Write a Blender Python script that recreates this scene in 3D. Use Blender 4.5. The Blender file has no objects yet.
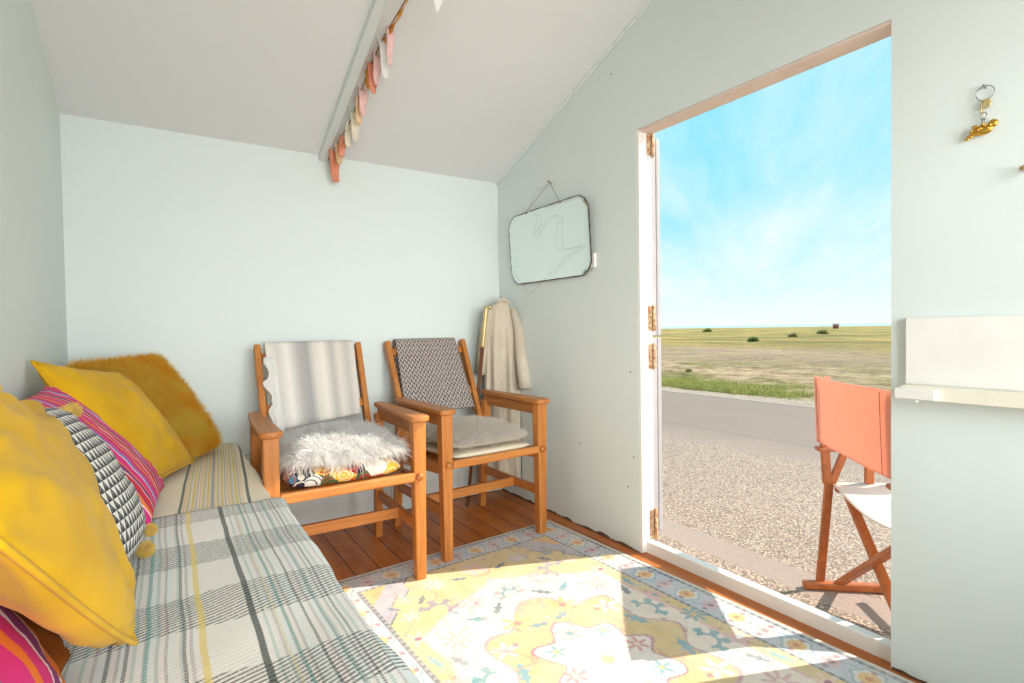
import bpy, bmesh, math, random
import numpy as np
from mathutils import Vector, Matrix, noise
random.seed(7); rng = np.random.default_rng(7)
S = bpy.context.scene; COL = S.collection
V = Vector

# ---------------------------------------------------------------- camera
F_PX, YAW, PITCH, ROLL = 531.62, .5785, .0230, -.0154
def camera():
    cy, sy, cp, sp = math.cos(YAW), math.sin(YAW), math.cos(PITCH), math.sin(PITCH)
    f = V((sy*cp, cy*cp, -sp)); r = V((cy, -sy, 0)); u = r.cross(f)
    c, s = math.cos(ROLL), math.sin(ROLL)
    r2 = c*r+s*u; u2 = -s*r+c*u
    cam = bpy.data.cameras.new('camera'); o = bpy.data.objects.new('camera', cam); COL.objects.link(o)
    m = Matrix((r2, u2, -f)).transposed().to_4x4(); m.translation = V((0, 0, 1)); o.matrix_world = m
    cam.sensor_width = 36; cam.lens = F_PX/1024*36; cam.clip_start = .02; cam.clip_end = 6000
    S.camera = o
camera()
# ---------------------------------------------------------------- colour management / exposure
S.view_settings.view_transform = 'Standard'; S.view_settings.look = 'None'
S.view_settings.exposure = 0.50; S.view_settings.gamma = 1; S.view_settings.use_curve_mapping = False

def lin(c):
    c = np.asarray(c, float)/255
    return np.where(c <= .04045, c/12.92, ((c+.055)/1.055)**2.4)
def rgb(*c): return tuple(float(x) for x in lin(c))+(1.0,)

# ---------------------------------------------------------------- tiny node language
class G:
    """one node tree; sockets wrapped as X"""
    def __init__(s, tree): s.t = tree; s.n = tree.nodes; s.l = tree.links
    def node(s, typ, **kw):
        n = s.n.new(typ)
        for k, v in kw.items(): setattr(n, k, v)
        return n
    def put(s, sock, v):
        if isinstance(v, X): s.l.new(v.s, sock)
        else:
            if hasattr(sock, 'default_value'):
                try: sock.default_value = v
                except Exception: sock.default_value = tuple(v)[:3]
    def math(s, op, a, b=0.0, c=None):
        n = s.node('ShaderNodeMath', operation=op); s.put(n.inputs[0], a); s.put(n.inputs[1], b)
        if c is not None: s.put(n.inputs[2], c)
        return X(s, n.outputs[0])
    def mix(s, f, a, b, mode='MIX'):
        n = s.node('ShaderNodeMix', data_type='RGBA', blend_type=mode)
        s.put(n.inputs[0], f); s.put(n.inputs[6], a); s.put(n.inputs[7], b)
        return X(s, n.outputs[2])
    def coord(s, which='Object'):
        n = s.node('ShaderNodeTexCoord'); return X(s, n.outputs[which])
    def sep(s, v):
        n = s.node('ShaderNodeSeparateXYZ'); s.put(n.inputs[0], v); return [X(s, o) for o in n.outputs]
    def comb(s, x, y, z=0.0):
        n = s.node('ShaderNodeCombineXYZ')
        for i, q in enumerate((x, y, z)): s.put(n.inputs[i], q)
        return X(s, n.outputs[0])
    def noise(s, vec, scale=5, detail=3, rough=.5, color=False):
        n = s.node('ShaderNodeTexNoise'); s.put(n.inputs['Vector'], vec); n.inputs['Scale'].default_value = scale
        n.inputs['Detail'].default_value = detail; n.inputs['Roughness'].default_value = rough
        return X(s, n.outputs['Color' if color else 'Fac'])
    def vor(s, vec, scale=5, out='Distance', feature='F1'):
        n = s.node('ShaderNodeTexVoronoi', feature=feature); s.put(n.inputs['Vector'], vec); n.inputs['Scale'].default_value = scale
        return X(s, n.outputs[out])
    def ramp(s, fac, stops, interp='LINEAR'):
        n = s.node('ShaderNodeValToRGB'); s.put(n.inputs[0], fac); cr = n.color_ramp; cr.interpolation = interp
        cr.elements[0].position, cr.elements[0].color = stops[0]
        cr.elements[1].position, cr.elements[1].color = stops[1]
        for p, c in stops[2:]:
            e = cr.elements.new(p); e.color = c
        return X(s, n.outputs[0])
    def scale(s, v, sc):
        n = s.node('ShaderNodeMapping'); s.put(n.inputs[0], v); n.inputs['Scale'].default_value = sc; return X(s, n.outputs[0])
    def band(s, x, c, hw, soft=.15):
        d = s.math('ABSOLUTE', x-c)
        n = s.node('ShaderNodeMapRange'); s.put(n.inputs[0], d)
        n.inputs[1].default_value = hw*(1-soft); n.inputs[2].default_value = hw*(1+soft); n.inputs[3].default_value = 1; n.inputs[4].default_value = 0
        return X(s, n.outputs[0])
    def maprange(s, x, a, b, c=0.0, d=1.0):
        n = s.node('ShaderNodeMapRange'); s.put(n.inputs[0], x)
        for i, q in enumerate((a, b, c, d)): n.inputs[i+1].default_value = q
        return X(s, n.outputs[0])
    def attr(s, name):
        n = s.node('ShaderNodeAttribute', attribute_name=name); return X(s, n.outputs['Color'])
class X:
    def __init__(s, g, sock): s.g = g; s.s = sock
    def __add__(s, o): return s.g.math('ADD', s, o)
    def __radd__(s, o): return s.g.math('ADD', s, o)
    def __sub__(s, o): return s.g.math('SUBTRACT', s, o)
    def __rsub__(s, o): return s.g.math('SUBTRACT', o, s)
    def __mul__(s, o): return s.g.math('MULTIPLY', s, o)
    def __rmul__(s, o): return s.g.math('MULTIPLY', s, o)
    def frac(s): return s.g.math('FRACT', s)
    def gt(s, o): return s.g.math('GREATER_THAN', s, o)
    def lt(s, o): return s.g.math('LESS_THAN', s, o)
    def abs(s): return s.g.math('ABSOLUTE', s)
    def sin(s): return s.g.math('SINE', s)

def mat(name, fn, rough=.6, metal=0., spec=.5, sheen=0., bump=None, trans=0.):
    """fn(g) -> colour (X or tuple); bump(g) -> (height, strength, distance)"""
    m = bpy.data.materials.new(name); m.use_nodes = True
    g = G(m.node_tree); b = m.node_tree.nodes['Principled BSDF']
    c = fn(g) if callable(fn) else fn
    g.put(b.inputs['Base Color'], c)
    r = rough(g) if callable(rough) else rough
    g.put(b.inputs['Roughness'], r)
    b.inputs['Metallic'].default_value = metal; b.inputs['Specular IOR Level'].default_value = spec
    if sheen: b.inputs['Sheen Weight'].default_value = sheen; b.inputs['Sheen Roughness'].default_value = .5
    if bump:
        h, st, di = bump(g); n = g.node('ShaderNodeBump'); n.inputs['Strength'].default_value = st; n.inputs['Distance'].default_value = di
        g.put(n.inputs['Height'], h); g.l.new(n.outputs[0], b.inputs['Normal'])
    if trans:
        t = g.node('ShaderNodeBsdfTranslucent'); g.put(t.inputs[0], c); x = g.node('ShaderNodeMixShader'); x.inputs[0].default_value = trans
        out = m.node_tree.nodes['Material Output']; g.l.new(b.outputs[0], x.inputs[1]); g.l.new(t.outputs[0], x.inputs[2]); g.l.new(x.outputs[0], out.inputs[0])
    return m

# ---------------------------------------------------------------- world: blue seaside sky, thin cloud
def world():
    w = bpy.data.worlds.new('sky'); S.world = w; w.use_nodes = True; g = G(w.node_tree)
    bg = w.node_tree.nodes['Background']
    d = g.coord('Generated'); x, y, z = g.sep(d)
    base = g.ramp(g.maprange(z, -.05, .75), [(0, rgb(200, 190, 175)), (.058, rgb(196, 188, 176)), (.066, rgb(222, 236, 242)), (.14, rgb(190, 226, 238)), (.30, rgb(132, 212, 230)), (.7, rgb(112, 206, 230)), (1, rgb(90, 186, 226))])
    zz = z+.12
    px = g.math('DIVIDE', x, zz); py = g.math('DIVIDE', y, zz)
    v = g.comb(px*.30+py*.22, py*1.5-px*.95, 0.0)
    c1 = g.noise(v, 1.1, 6, .55); c2 = g.noise(v, 3.2, 4, .6)
    cl = g.maprange(c1*.8+c2*.2, .38, .74)
    cl = cl*g.maprange(z, 0.0, .08)
    hz = g.maprange(z, .22, .0)
    col = g.mix(g.math('MINIMUM', cl*.8+hz*.45, 1.0), base, rgb(226, 236, 240))
    g.put(bg.inputs[0], col); bg.inputs[1].default_value = .90
world()
# ---------------------------------------------------------------- sun
SUN_DIR = V((-1, .40, -.90)).normalized()
sl = bpy.data.lights.new('sun', 'SUN'); sl.energy = 5.0; sl.angle = .009; sl.color = (1, .93, .82)
so = bpy.data.objects.new('sun', sl); COL.objects.link(so); so.rotation_euler = SUN_DIR.to_track_quat('-Z', 'Y').to_euler(); so.location = (4, -1, 5)
# added fill lamp, shining in through the made-up window behind the camera
wl = bpy.data.lights.new('added_window_fill', 'AREA'); wl.shape = 'RECTANGLE'; wl.size = 3.0; wl.size_y = 2.2; wl.energy = 185; wl.color = (.985, .98, .97)
wo = bpy.data.objects.new('added_window_fill', wl); COL.objects.link(wo); wo.location = (.30, -2.6, 1.55); wo.rotation_euler = (math.radians(90), 0, 0)

# ---------------------------------------------------------------- mesh helpers
def mesh_obj(name, verts, faces, m, parent=None, smooth=False, uvs=None):
    me = bpy.data.meshes.new(name); me.from_pydata([tuple(map(float, v)) for v in verts], [], [tuple(map(int, f)) for f in faces]); me.update()
    if uvs is not None:
        l = me.uv_layers.new(name='UVMap'); idx = np.zeros(len(me.loops), int); me.loops.foreach_get('vertex_index', idx)
        l.data.foreach_set('uv', np.asarray(uvs, float)[idx].ravel())
    if smooth: me.polygons.foreach_set('use_smooth', [True]*len(me.polygons))
    if m is not None: me.materials.append(m)
    o = bpy.data.objects.new(name, me); COL.objects.link(o)
    if parent: o.parent = parent
    return o
def tag(o, label=None, cat=None, group=None, kind=None):
    if label: o['label'] = label
    if cat: o['category'] = cat
    if group: o['group'] = group
    if kind: o['kind'] = kind
    return o
def empty(name, loc=(0, 0, 0), rz=0.0, **kw):
    o = bpy.data.objects.new(name, None); COL.objects.link(o); o.location = loc; o.rotation_euler = (0, 0, rz); o.empty_display_size = .05
    tag(o, **kw); return o
class MB:
    def __init__(s): s.v = []; s.f = []; s.sm = []
    def add(s, v, f, smooth=False):
        n = len(s.v); s.v += [V(q) for q in v]; s.f += [tuple(i+n for i in q) for q in f]; s.sm += [smooth]*len(f); return s
    def box(s, lo, hi):
        x0, y0, z0 = lo; x1, y1, z1 = hi
        v = [(x0,y0,z0),(x1,y0,z0),(x1,y1,z0),(x0,y1,z0),(x0,y0,z1),(x1,y0,z1),(x1,y1,z1),(x0,y1,z1)]
        return s.add(v, [(0,3,2,1),(4,5,6,7),(0,1,5,4),(1,2,6,5),(2,3,7,6),(3,0,4,7)])
    def bar(s, a, b, w, d, up=(0, 0, 1), w2=None, d2=None):
        """box beam a->b, width w across, depth d along up-ish; optional end sizes"""
        a = V(a); b = V(b); t = (b-a).normalized(); up = V(up)
        if abs(t.dot(up)) > .95: up = V((0, 1, 0)) if abs(t.y) < .9 else V((1, 0, 0))
        x = t.cross(up).normalized(); y = x.cross(t).normalized(); w2 = w if w2 is None else w2; d2 = d if d2 is None else d2
        v = [a+x*i*w/2+y*j*d/2 for i, j in ((-1,-1),(1,-1),(1,1),(-1,1))]+[b+x*i*w2/2+y*j*d2/2 for i, j in ((-1,-1),(1,-1),(1,1),(-1,1))]
        return s.add(v, [(0,3,2,1),(4,5,6,7),(0,1,5,4),(1,2,6,5),(2,3,7,6),(3,0,4,7)])
    def tube(s, pts, r, n=8, cap=True):
        pts = [V(p) for p in pts]; R = r if hasattr(r, '__len__') else [r]*len(pts); v = []; f = []
        ref = V((0, 0, 1)); t0 = (pts[1]-pts[0]).normalized()
        if abs(t0.dot(ref)) > .9: ref = V((1, 0, 0))
        x = t0.cross(ref).normalized()
        for i, p in enumerate(pts):
            t = (pts[min(i+1, len(pts)-1)]-pts[max(i-1, 0)]).normalized()
            x = (x-t*x.dot(t)).normalized(); y = t.cross(x)
            for k in range(n):
                a = 2*math.pi*k/n; v.append(p+(x*math.cos(a)+y*math.sin(a))*R[i])
        for i in range(len(pts)-1):
            for k in range(n): f.append((i*n+k, i*n+(k+1)%n, (i+1)*n+(k+1)%n, (i+1)*n+k))
        if cap: f.append(tuple(range(n-1, -1, -1))); f.append(tuple(range((len(pts)-1)*n, len(pts)*n)))
        return s.add(v, f, True)
    def prism(s, poly, axis, a, b):
        """poly: 2-D points; extruded along axis 'x','y','z' from a to b"""
        def P(p, h): return {'x': (h, p[0], p[1]), 'y': (p[0], h, p[1]), 'z': (p[0], p[1], h)}[axis]
        n = len(poly); v = [P(p, a) for p in poly]+[P(p, b) for p in poly]
        return s.add(v, [tuple(range(n-1, -1, -1)), tuple(range(n, 2*n))]+[(i, (i+1)%n, n+(i+1)%n, n+i) for i in range(n)])
    def ball(s, c, r, n=10, sc=(1, 1, 1)):
        v = []; f = []; c = V(c)
        for i in range(n+1):
            th = math.pi*i/n
            for k in range(2*n): 
                a = math.pi*k/n; v.append(c+V((math.sin(th)*math.cos(a)*sc[0], math.sin(th)*math.sin(a)*sc[1], math.cos(th)*sc[2]))*r)
        for i in range(n):
            for k in range(2*n): f.append((i*2*n+k, (i+1)*2*n+k, (i+1)*2*n+(k+1)%(2*n), i*2*n+(k+1)%(2*n)))
        return s.add(v, f, True)
    def build(s, name, m, parent=None, bevel=0.0, seg=2):
        me = bpy.data.meshes.new(name); bm = bmesh.new(); vs = [bm.verts.new(q) for q in s.v]
        for f, sm in zip(s.f, s.sm):
            try: q = bm.faces.new([vs[i] for i in f]); q.smooth = sm
            except ValueError: pass
        bmesh.ops.recalc_face_normals(bm, faces=bm.faces); bm.to_mesh(me); bm.free()
        if m: me.materials.append(m)
        o = bpy.data.objects.new(name, me); COL.objects.link(o)
        if parent: o.parent = parent
        if bevel:
            b = o.modifiers.new('bevel', 'BEVEL'); b.width = bevel; b.segments = seg; b.limit_method = 'ANGLE'; b.angle_limit = math.radians(40)
        return o
def strands(base, dirs, length, r, droop=.3, wander=.25, seg=3):
    """fur: thin 3-sided tapering tubes -> verts, faces (numpy)"""
    N = len(base); p = base.copy(); d = dirs/np.linalg.norm(dirs, axis=1, keepdims=True); L = np.broadcast_to(length, (N,))
    a = np.cross(d, rng.normal(size=(N, 3))); a /= np.linalg.norm(a, axis=1, keepdims=True); b = np.cross(d, a)
    rings = []
    for k in range(seg+1):
        rr = r*(1-.85*k/seg)
        for j in range(3):
            t = 2*math.pi*j/3; rings.append(p+(a*math.cos(t)+b*math.sin(t))*rr)
        if k < seg:
            d = d+rng.normal(size=(N, 3))*wander*.5; d[:, 2] -= droop/seg; d /= np.linalg.norm(d, axis=1, keepdims=True); p = p+d*(L/seg)[:, None]
    v = np.stack(rings, 1).reshape(-1, 3); nv = 3*(seg+1); off = np.arange(N)[:, None]*nv; F = []
    for k in range(seg):
        for j in range(3):
            j2 = (j+1) % 3; F.append(off+np.array([k*3+j, k*3+j2, (k+1)*3+j2, (k+1)*3+j]))
    return v, np.concatenate(F, 0)
def sample_surface(verts, faces, N, keep=None):
    v = np.array([tuple(q) for q in verts]); pts = []; nor = []
    tri = []
    for f in faces:
        for i in range(1, len(f)-1): tri.append((f[0], f[i], f[i+1]))
    tri = np.array(tri); A, B, C = v[tri[:, 0]], v[tri[:, 1]], v[tri[:, 2]]; n = np.cross(B-A, C-A); ar = np.linalg.norm(n, axis=1)
    nn = n/(ar[:, None]+1e-12); w = ar.copy()
    if keep is not None: w = w*keep((A+B+C)/3, nn)
    idx = rng.choice(len(tri), N, p=w/w.sum()); r1 = np.sqrt(rng.random(N))[:, None]; r2 = rng.random(N)[:, None]
    return A[idx]*(1-r1)+B[idx]*r1*(1-r2)+C[idx]*r1*r2, nn[idx]
def fast_mesh(name, v, f4, m, parent=None, smooth=True):
    me = bpy.data.meshes.new(name); me.vertices.add(len(v)); me.vertices.foreach_set('co', np.asarray(v, np.float32).ravel())
    n = len(f4); me.loops.add(n*4); me.loops.foreach_set('vertex_index', np.asarray(f4, np.int32).ravel()); me.polygons.add(n)
    me.polygons.foreach_set('loop_start', np.arange(n, dtype=np.int32)*4); me.polygons.foreach_set('loop_total', np.full(n, 4, np.int32))
    me.update(calc_edges=True); me.validate()
    if smooth: me.polygons.foreach_set('use_smooth', [True]*len(me.polygons))
    if m: me.materials.append(m)
    o = bpy.data.objects.new(name, me); COL.objects.link(o)
    if parent: o.parent = parent
    return o

# ---------------------------------------------------------------- materials
def var(c, amt=.06, sc=3.0, ob='Object'):
    c = tuple(c)
    dark = tuple(x*(1-amt*2) for x in c[:3])+(1,)
    return lambda g: g.mix(g.maprange(g.noise(g.coord(ob), sc, 5), .3, .7), dark, c)
M = {}
M['wall'] = mat('aqua_white_wall_paint', var(rgb(222, 231, 228), .012, 1.3), .55, bump=lambda g: (g.noise(g.coord(), 60, 3), .08, .002))
M['ceiling'] = mat('white_ceiling_paint', var(rgb(229, 231, 231), .01, 1.5), .7, bump=lambda g: (g.noise(g.coord(), 40, 3), .06, .002))
M['rafter'] = mat('pale_aqua_rafter_paint', var(rgb(218, 226, 224), .03, 4), .6)
M['white_wood'] = mat('white_gloss_wood', var(rgb(240, 238, 232), .03, 8), .45)
def chipped(g):
    n = g.noise(g.scale(g.coord(), (1, 1, .35)), 38, 6, .7)
    k = g.maprange(n, .66, .70)
    return g.mix(k, g.mix(g.noise(g.coord(), 6, 3), rgb(243, 240, 234), rgb(232, 228, 220)), rgb(170, 150, 125))
M['chipped'] = mat('chipped_white_paint', chipped, .55, bump=lambda g: (g.noise(g.coord(), 50, 5), .25, .003))
def rust(g): return g.mix(g.maprange(g.noise(g.coord(), 70, 5, .7), .42, .58), rgb(214, 190, 150), rgb(165, 92, 40))
M['leafgrey'] = mat('grey_lilac_paint', var(rgb(184, 178, 178), .05, 14), .6)  # greyer lilac tone for the leaf edges and battens
M['rust'] = mat('rusty_painted_steel', rust, .6)
def wood(c1, c2, sc=(18, 18, 1.2), ring=9.0):
    def f(g):
        v = g.scale(g.coord(), sc); n = g.noise(v, 1.6, 6, .65); n2 = g.noise(v, 5.5, 4, .7)
        return g.mix(g.maprange(n*.7+n2*.3, .33, .67), c1, c2)
    return f
M['oak'] = mat('orange_oak', wood(rgb(160, 92, 36), rgb(206, 136, 66)), .42)
M['oak_y'] = mat('orange_oak_rail', wood(rgb(162, 94, 36), rgb(208, 138, 68), (1.4, 18, 18)), .42)
M['oak_d'] = mat('orange_oak_side', wood(rgb(154, 88, 34), rgb(200, 130, 62), (18, 1.4, 18)), .42)
M['teak'] = mat('red_brown_hardwood', wood(rgb(150, 76, 30), rgb(196, 110, 52), (14, 14, 14)), .4)
M['darkwood'] = mat('dark_walking_stick_wood', wood(rgb(90, 52, 30), rgb(125, 76, 44), (30, 30, 3)), .35)
M['brass'] = mat('aged_brass', var(rgb(214, 192, 138), .08, 30), .4, .6)
M['gold'] = mat('gold_charm_metal', var(rgb(225, 180, 80), .12, 90), .28, 1)
M['steel'] = mat('dull_steel', var(rgb(170, 168, 165), .08, 40), .35, .9)
M['wire'] = mat('brown_wire', var(rgb(150, 138, 122), .1, 40), .5, .2)
M['dark'] = mat('dark_brown_matte', var(rgb(104, 80, 58), .2, 40), .9)
def floorw(g):
    x, y, z = g.sep(g.coord()); b = x*(1/.105); i = g.math('FLOOR', b); fr = b.frac()
    v = g.comb(x*14+i*3.7, y*1.1+i*5.1, z); n = g.noise(v, 1.5, 6, .65)
    tone = (i*.618).frac()
    c = g.mix(g.maprange(n, .3, .7), rgb(158, 80, 22), rgb(206, 124, 46)); c = g.mix(tone*.35, c, rgb(140, 66, 24))
    gap = (fr-.5).abs().gt(.475); return g.mix(gap, c, rgb(50, 24, 10))
M['floor'] = mat('orange_varnished_boards', floorw, lambda g: g.maprange(g.noise(g.coord(), 12, 4), .3, .7, .3, .5),
    bump=lambda g: (((g.sep(g.coord())[0]*(1/.105)).frac()-.5).abs().lt(.47), .6, .004))
def cloth(c, weave=500, amt=.05): return var(c, amt, 25)
M['mustard'] = mat('mustard_velvet', lambda g: g.mix(g.maprange(g.noise(g.coord(), 7, 4), .3, .7), rgb(200, 150, 8), rgb(224, 174, 22)), .8, sheen=.08, spec=.2, bump=lambda g: (g.noise(g.coord(), 160, 3), .15, .001))
M['mustardfur'] = mat('mustard_faux_fur', lambda g: g.mix(g.maprange(g.noise(g.coord(), 9, 3), .35, .65), rgb(255, 200, 44), rgb(255, 232, 100)), .7, sheen=.1, trans=.5)
M['pompom'] = mat('yellow_pompom_wool', var(rgb(240, 200, 84), .05, 60), .9, sheen=.3)
M['rustv'] = mat('rust_brown_velvet', var(rgb(158, 84, 24), .1, 12), .9, spec=.1)
M['whitefur'] = mat('white_sheepskin', rgb(255, 254, 252), .8, sheen=.3, trans=.5)
M['creamfur'] = mat('cream_sheepskin', rgb(255, 249, 240), .8, sheen=.3, trans=.5)
M['creampad'] = mat('cream_canvas', var(rgb(226, 212, 186), .03, 30), .85)
M['coral'] = mat('coral_canvas', var(rgb(250, 196, 172), .02, 20), .8, trans=.5, bump=lambda g: (g.noise(g.coord(), 300, 2), .15, .001))
M['seam'] = mat('dark_coral_stitching', var(rgb(190, 96, 70), .05, 40), .8)
M['seatcanvas'] = mat('pale_canvas', var(rgb(250, 236, 224), .02, 20), .85, trans=.3)
def coatc(g): return g.mix(g.maprange(g.noise(g.coord(), 9, 3, .6), .35, .65), rgb(196, 184, 164), rgb(208, 197, 178))
M['coat'] = mat('beige_linen', coatc, .9, bump=lambda g: (g.noise(g.coord(), 400, 3), .12, .001))

def stripes_mat(name, cols, vert=True, freq=1.0, seed=0.0, wob=.01, rough=.85, k='u'):
    """list of (width, colour) repeated across uv"""
    tot = sum(w for w, _ in cols)
    def f(g):
        u, v, _ = g.sep(g.coord('UV')); a = (u if k == 'u' else v)
        a = a+(g.noise(g.coord('UV'), 3, 2)-.5)*wob
        t = (a*freq+seed).frac(); st = []; p = 0
        for w, c in cols: st.append((p/tot, c)); p += w
        return g.ramp(t, st, 'CONSTANT')
    return mat(name, f, rough, bump=lambda g: (g.noise(g.coord('UV'), 300, 2), .3, .002))
PK, OR, PU, WH, BL_, RD = rgb(226, 46, 130), rgb(245, 128, 40), rgb(140, 50, 120), rgb(245, 225, 225), rgb(96, 140, 190), rgb(214, 40, 60)
M['pinkstripe'] = stripes_mat('pink_striped_cloth', [(3, PK), (.6, WH), (1.6, OR), (.5, PU), (2.4, RD), (.5, WH), (2, PU), (.8, OR), (2.6, PK), (.5, WH), (1.2, BL_), (2, PK), (.7, PU), (1.6, OR)], freq=2.4, k='u', wob=.03)
M['magenta'] = stripes_mat('magenta_striped_cloth', [(1.6, OR), (.5, WH), (4, PK), (1.1, BL_), (1.2, PU), (1.0, BL_), (3, PK), (1.2, OR), (1.8, PK), (.4, WH), (1.6, PU), (.4, WH)], freq=1.15, k='u', wob=.04)
def bwpat(g):
    u, v, _ = g.sep(g.coord('UV')); fb = (v*17).frac(); fa = (u*18+g.math('FLOOR', v*17)*.5).frac()
    tri = ((fa-.5).abs()*2.15).lt(1.04-fb)
    edge = ((fa-.5).abs()*2.15).lt(.72-fb)*((fa-.5).abs()*2.15).gt(.50-fb)
    c = g.mix(tri, rgb(232, 228, 220), rgb(30, 30, 34)); c = g.mix(edge*.6, c, rgb(176, 174, 172))
    return g.mix((fb).gt(.94), c, rgb(60, 60, 62))
M['bw'] = mat('black_and_white_triangle_weave', bwpat, .9, bump=lambda g: (g.noise(g.coord('UV'), 120, 2), .4, .002))
def zig(g):
    u, v, _ = g.sep(g.coord('UV')); z = ((u*17).frac()-.5).abs()*2
    a = (v*24+z*.9); d = (a.frac()).gt(.50); e = ((v*24-z*.9)*2).frac().gt(.7)
    n = g.noise(g.coord('UV'), 90, 2)
    k = g.math('MAXIMUM', d*g.maprange(n, .3, .5), e*.75)
    return g.mix(k, rgb(205, 192, 184), rgb(58, 46, 48))
M['zig'] = mat('dark_zigzag_weave', zig, .9, bump=lambda g: (g.noise(g.coord('UV'), 200, 2), .5, .003))
def greythrow(g):
    u, v, _ = g.sep(g.coord('UV')); u = u+(g.noise(g.coord('UV'), 4, 2)-.5)*.01
    st = [(0, rgb(238, 230, 220)), (.12, rgb(214, 208, 200)), (.22, rgb(240, 234, 226)), (.34, rgb(184, 180, 176)), (.44, rgb(168, 166, 164)), (.52, rgb(222, 214, 204)), (.62, rgb(238, 230, 218)), (.72, rgb(190, 184, 178)), (.80, rgb(226, 216, 204)), (.9, rgb(196, 190, 184)), (1, rgb(230, 220, 210))]
    c = g.ramp(u, st); line = (u*46).frac().lt(.35); c = g.mix(line*.22, c, rgb(150, 144, 140))
    return c
M['greythrow'] = mat('grey_striped_throw', greythrow, .92, bump=lambda g: (g.noise(g.coord('UV'), 260, 2), .3, .002))
def floral(g):
    v = g.coord('Object'); n = g.vor(v, 16, 'Color'); r, gg, b = g.sep(n)
    c = g.ramp(r, [(0, rgb(200, 40, 30)), (.22, rgb(30, 34, 60)), (.38, rgb(20, 140, 170)), (.54, rgb(240, 190, 50)), (.68, rgb(235, 232, 220)), (.8, rgb(226, 96, 30)), (.9, rgb(60, 100, 50))], 'CONSTANT')
    w = g.math('SINE', g.vor(v, 16)*26).gt(.55); return g.mix(w*.8, c, g.ramp(b, [(0, rgb(245, 236, 214)), (.5, rgb(190, 30, 34)), (.75, rgb(26, 30, 50))], 'CONSTANT'))
M['floral'] = mat('multicolour_floral_print', floral, .85)

def plaid(g):
    x0, y0, _ = g.sep(g.coord('UV'))      # uv carry metres: u across, v along
    wob = (g.noise(g.coord('UV'), 4, 2)-.5)
    x = x0+wob*.012; y = y0+wob*.010+x0*.02
    cream = g.mix(g.noise(g.coord('UV'), 160, 2), rgb(234, 226, 216), rgb(248, 242, 234))
    fine = (x*(1/.0046)).frac()
    side = g.math('MAXIMUM', x.gt(.132), x.lt(.028))
    dotr = (y*(1/.006)).frac().gt(.42)
    # thin coloured warp stripes on both sides of the plain panel
    tone = g.ramp((x*(1/.062)).frac(), [(0, rgb(226, 220, 212)), (.12, rgb(120, 168, 166)), (.2, rgb(232, 226, 220)), (.34, rgb(150, 120, 124)), (.42, rgb(212, 224, 226)), (.6, rgb(96, 140, 136)), (.68, rgb(232, 218, 210)), (.8, rgb(90, 84, 80)), (.87, rgb(214, 226, 228))], 'CONSTANT')
    c = g.mix(side*.52*(.35+dotr*.65), cream, tone)
    # cross bands of dark twill
    by = ((y-.995)*(1/.295)).frac(); inband = (by-.365).abs().lt(.235)
    lightband = (by-.365).abs().lt(.30)
    tw = ((y*(1/.0105)+x*(1/.028))).frac(); tw2 = ((y*(1/.0105)-x*(1/.028))).frac()
    tw = tw2
    dk = tw.lt(.46)*g.maprange(g.noise(g.coord('UV'), 220, 1), .30, .42)
    dcol = g.mix(side, rgb(70, 70, 66), g.ramp((x*(1/.043)).frac(), [(0, rgb(46, 48, 46)), (.3, rgb(44, 116, 112)), (.5, rgb(58, 50, 54)), (.68, rgb(96, 42, 60)), (.8, rgb(50, 58, 56))], 'CONSTANT'))
    c = g.mix(dk*inband*.80, c, dcol)
    # strong warp lines
    for cx, hw, colr, st in ((.118, .0052, rgb(44, 58, 48), .95), (.040, .0050, rgb(238, 208, 92), .9), (.014, .0026, rgb(60, 54, 56), 1), (-.036, .003, rgb(70, 160, 150), 1), (-.062, .0026, rgb(52, 50, 50), 1), (-.085, .0026, rgb(60, 50, 54), 1),
                         (.152, .0024, rgb(220, 200, 120), .6), (.165, .0025, rgb(60, 140, 130), .9), (.196, .0022, rgb(70, 62, 64), .9), (.222, .0022, rgb(60, 120, 116), .9), (.247, .0022, rgb(64, 58, 60), .9), (-.19, .006, rgb(44, 58, 48), 1), (-.27, .006, rgb(228, 196, 66), .9)):
        solid = st if hw > .005 else st*.9
        k = g.band(x, cx, hw)
        if hw < .005: k = k*(.25+dotr*.75)
        else: k = k*(.72+.28*dotr)
        c = g.mix(k*solid, c, colr)
    return c
M['plaid'] = mat('cream_grey_teal_plaid_wool', plaid, .95, sheen=.15, bump=lambda g: (((g.sep(g.coord('UV'))[1]*95-g.sep(g.coord('UV'))[0]*36).frac()-.5).abs()+g.noise(g.coord('UV'), 300, 2), .35, .002))
def yellowthrow(g):
    x0, y, _ = g.sep(g.coord('UV')); x = x0-(y-1.73)*.075+(g.noise(g.coord('UV'), 3, 2)-.5)*.008
    cream = g.mix(g.noise(g.coord('UV'), 160, 2), rgb(236, 224, 196), rgb(248, 240, 220))
    t = (x*(1/.0400)).frac()
    tone = g.ramp(t, [(0, rgb(236, 226, 200)), (.1, rgb(226, 196, 84)), (.24, rgb(236, 224, 196)), (.34, rgb(176, 182, 186)), (.44, rgb(236, 222, 192)), (.58, rgb(232, 190, 150)), (.68, rgb(238, 228, 204)), (.78, rgb(214, 196, 100)), (.88, rgb(200, 202, 200))], 'CONSTANT')
    k = g.math('MULTIPLY', x.gt(.015), x.lt(.185)); c = g.mix(k*.8, cream, tone)
    for cx, hw, colr in ((.016, .004, rgb(84, 110, 104)), (.200, .0045, rgb(70, 90, 96)), (.10, .003, rgb(160, 170, 178)), (-.13, .004, rgb(84, 110, 104)), (-.22, .006, rgb(222, 190, 80))):
        c = g.mix(g.band(x, cx, hw)*.85, c, colr)
    return c
M['yellowthrow'] = mat('cream_yellow_striped_cotton', yellowthrow, .95, bump=lambda g: (g.noise(g.coord('UV'), 350, 2), .3, .002))

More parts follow.
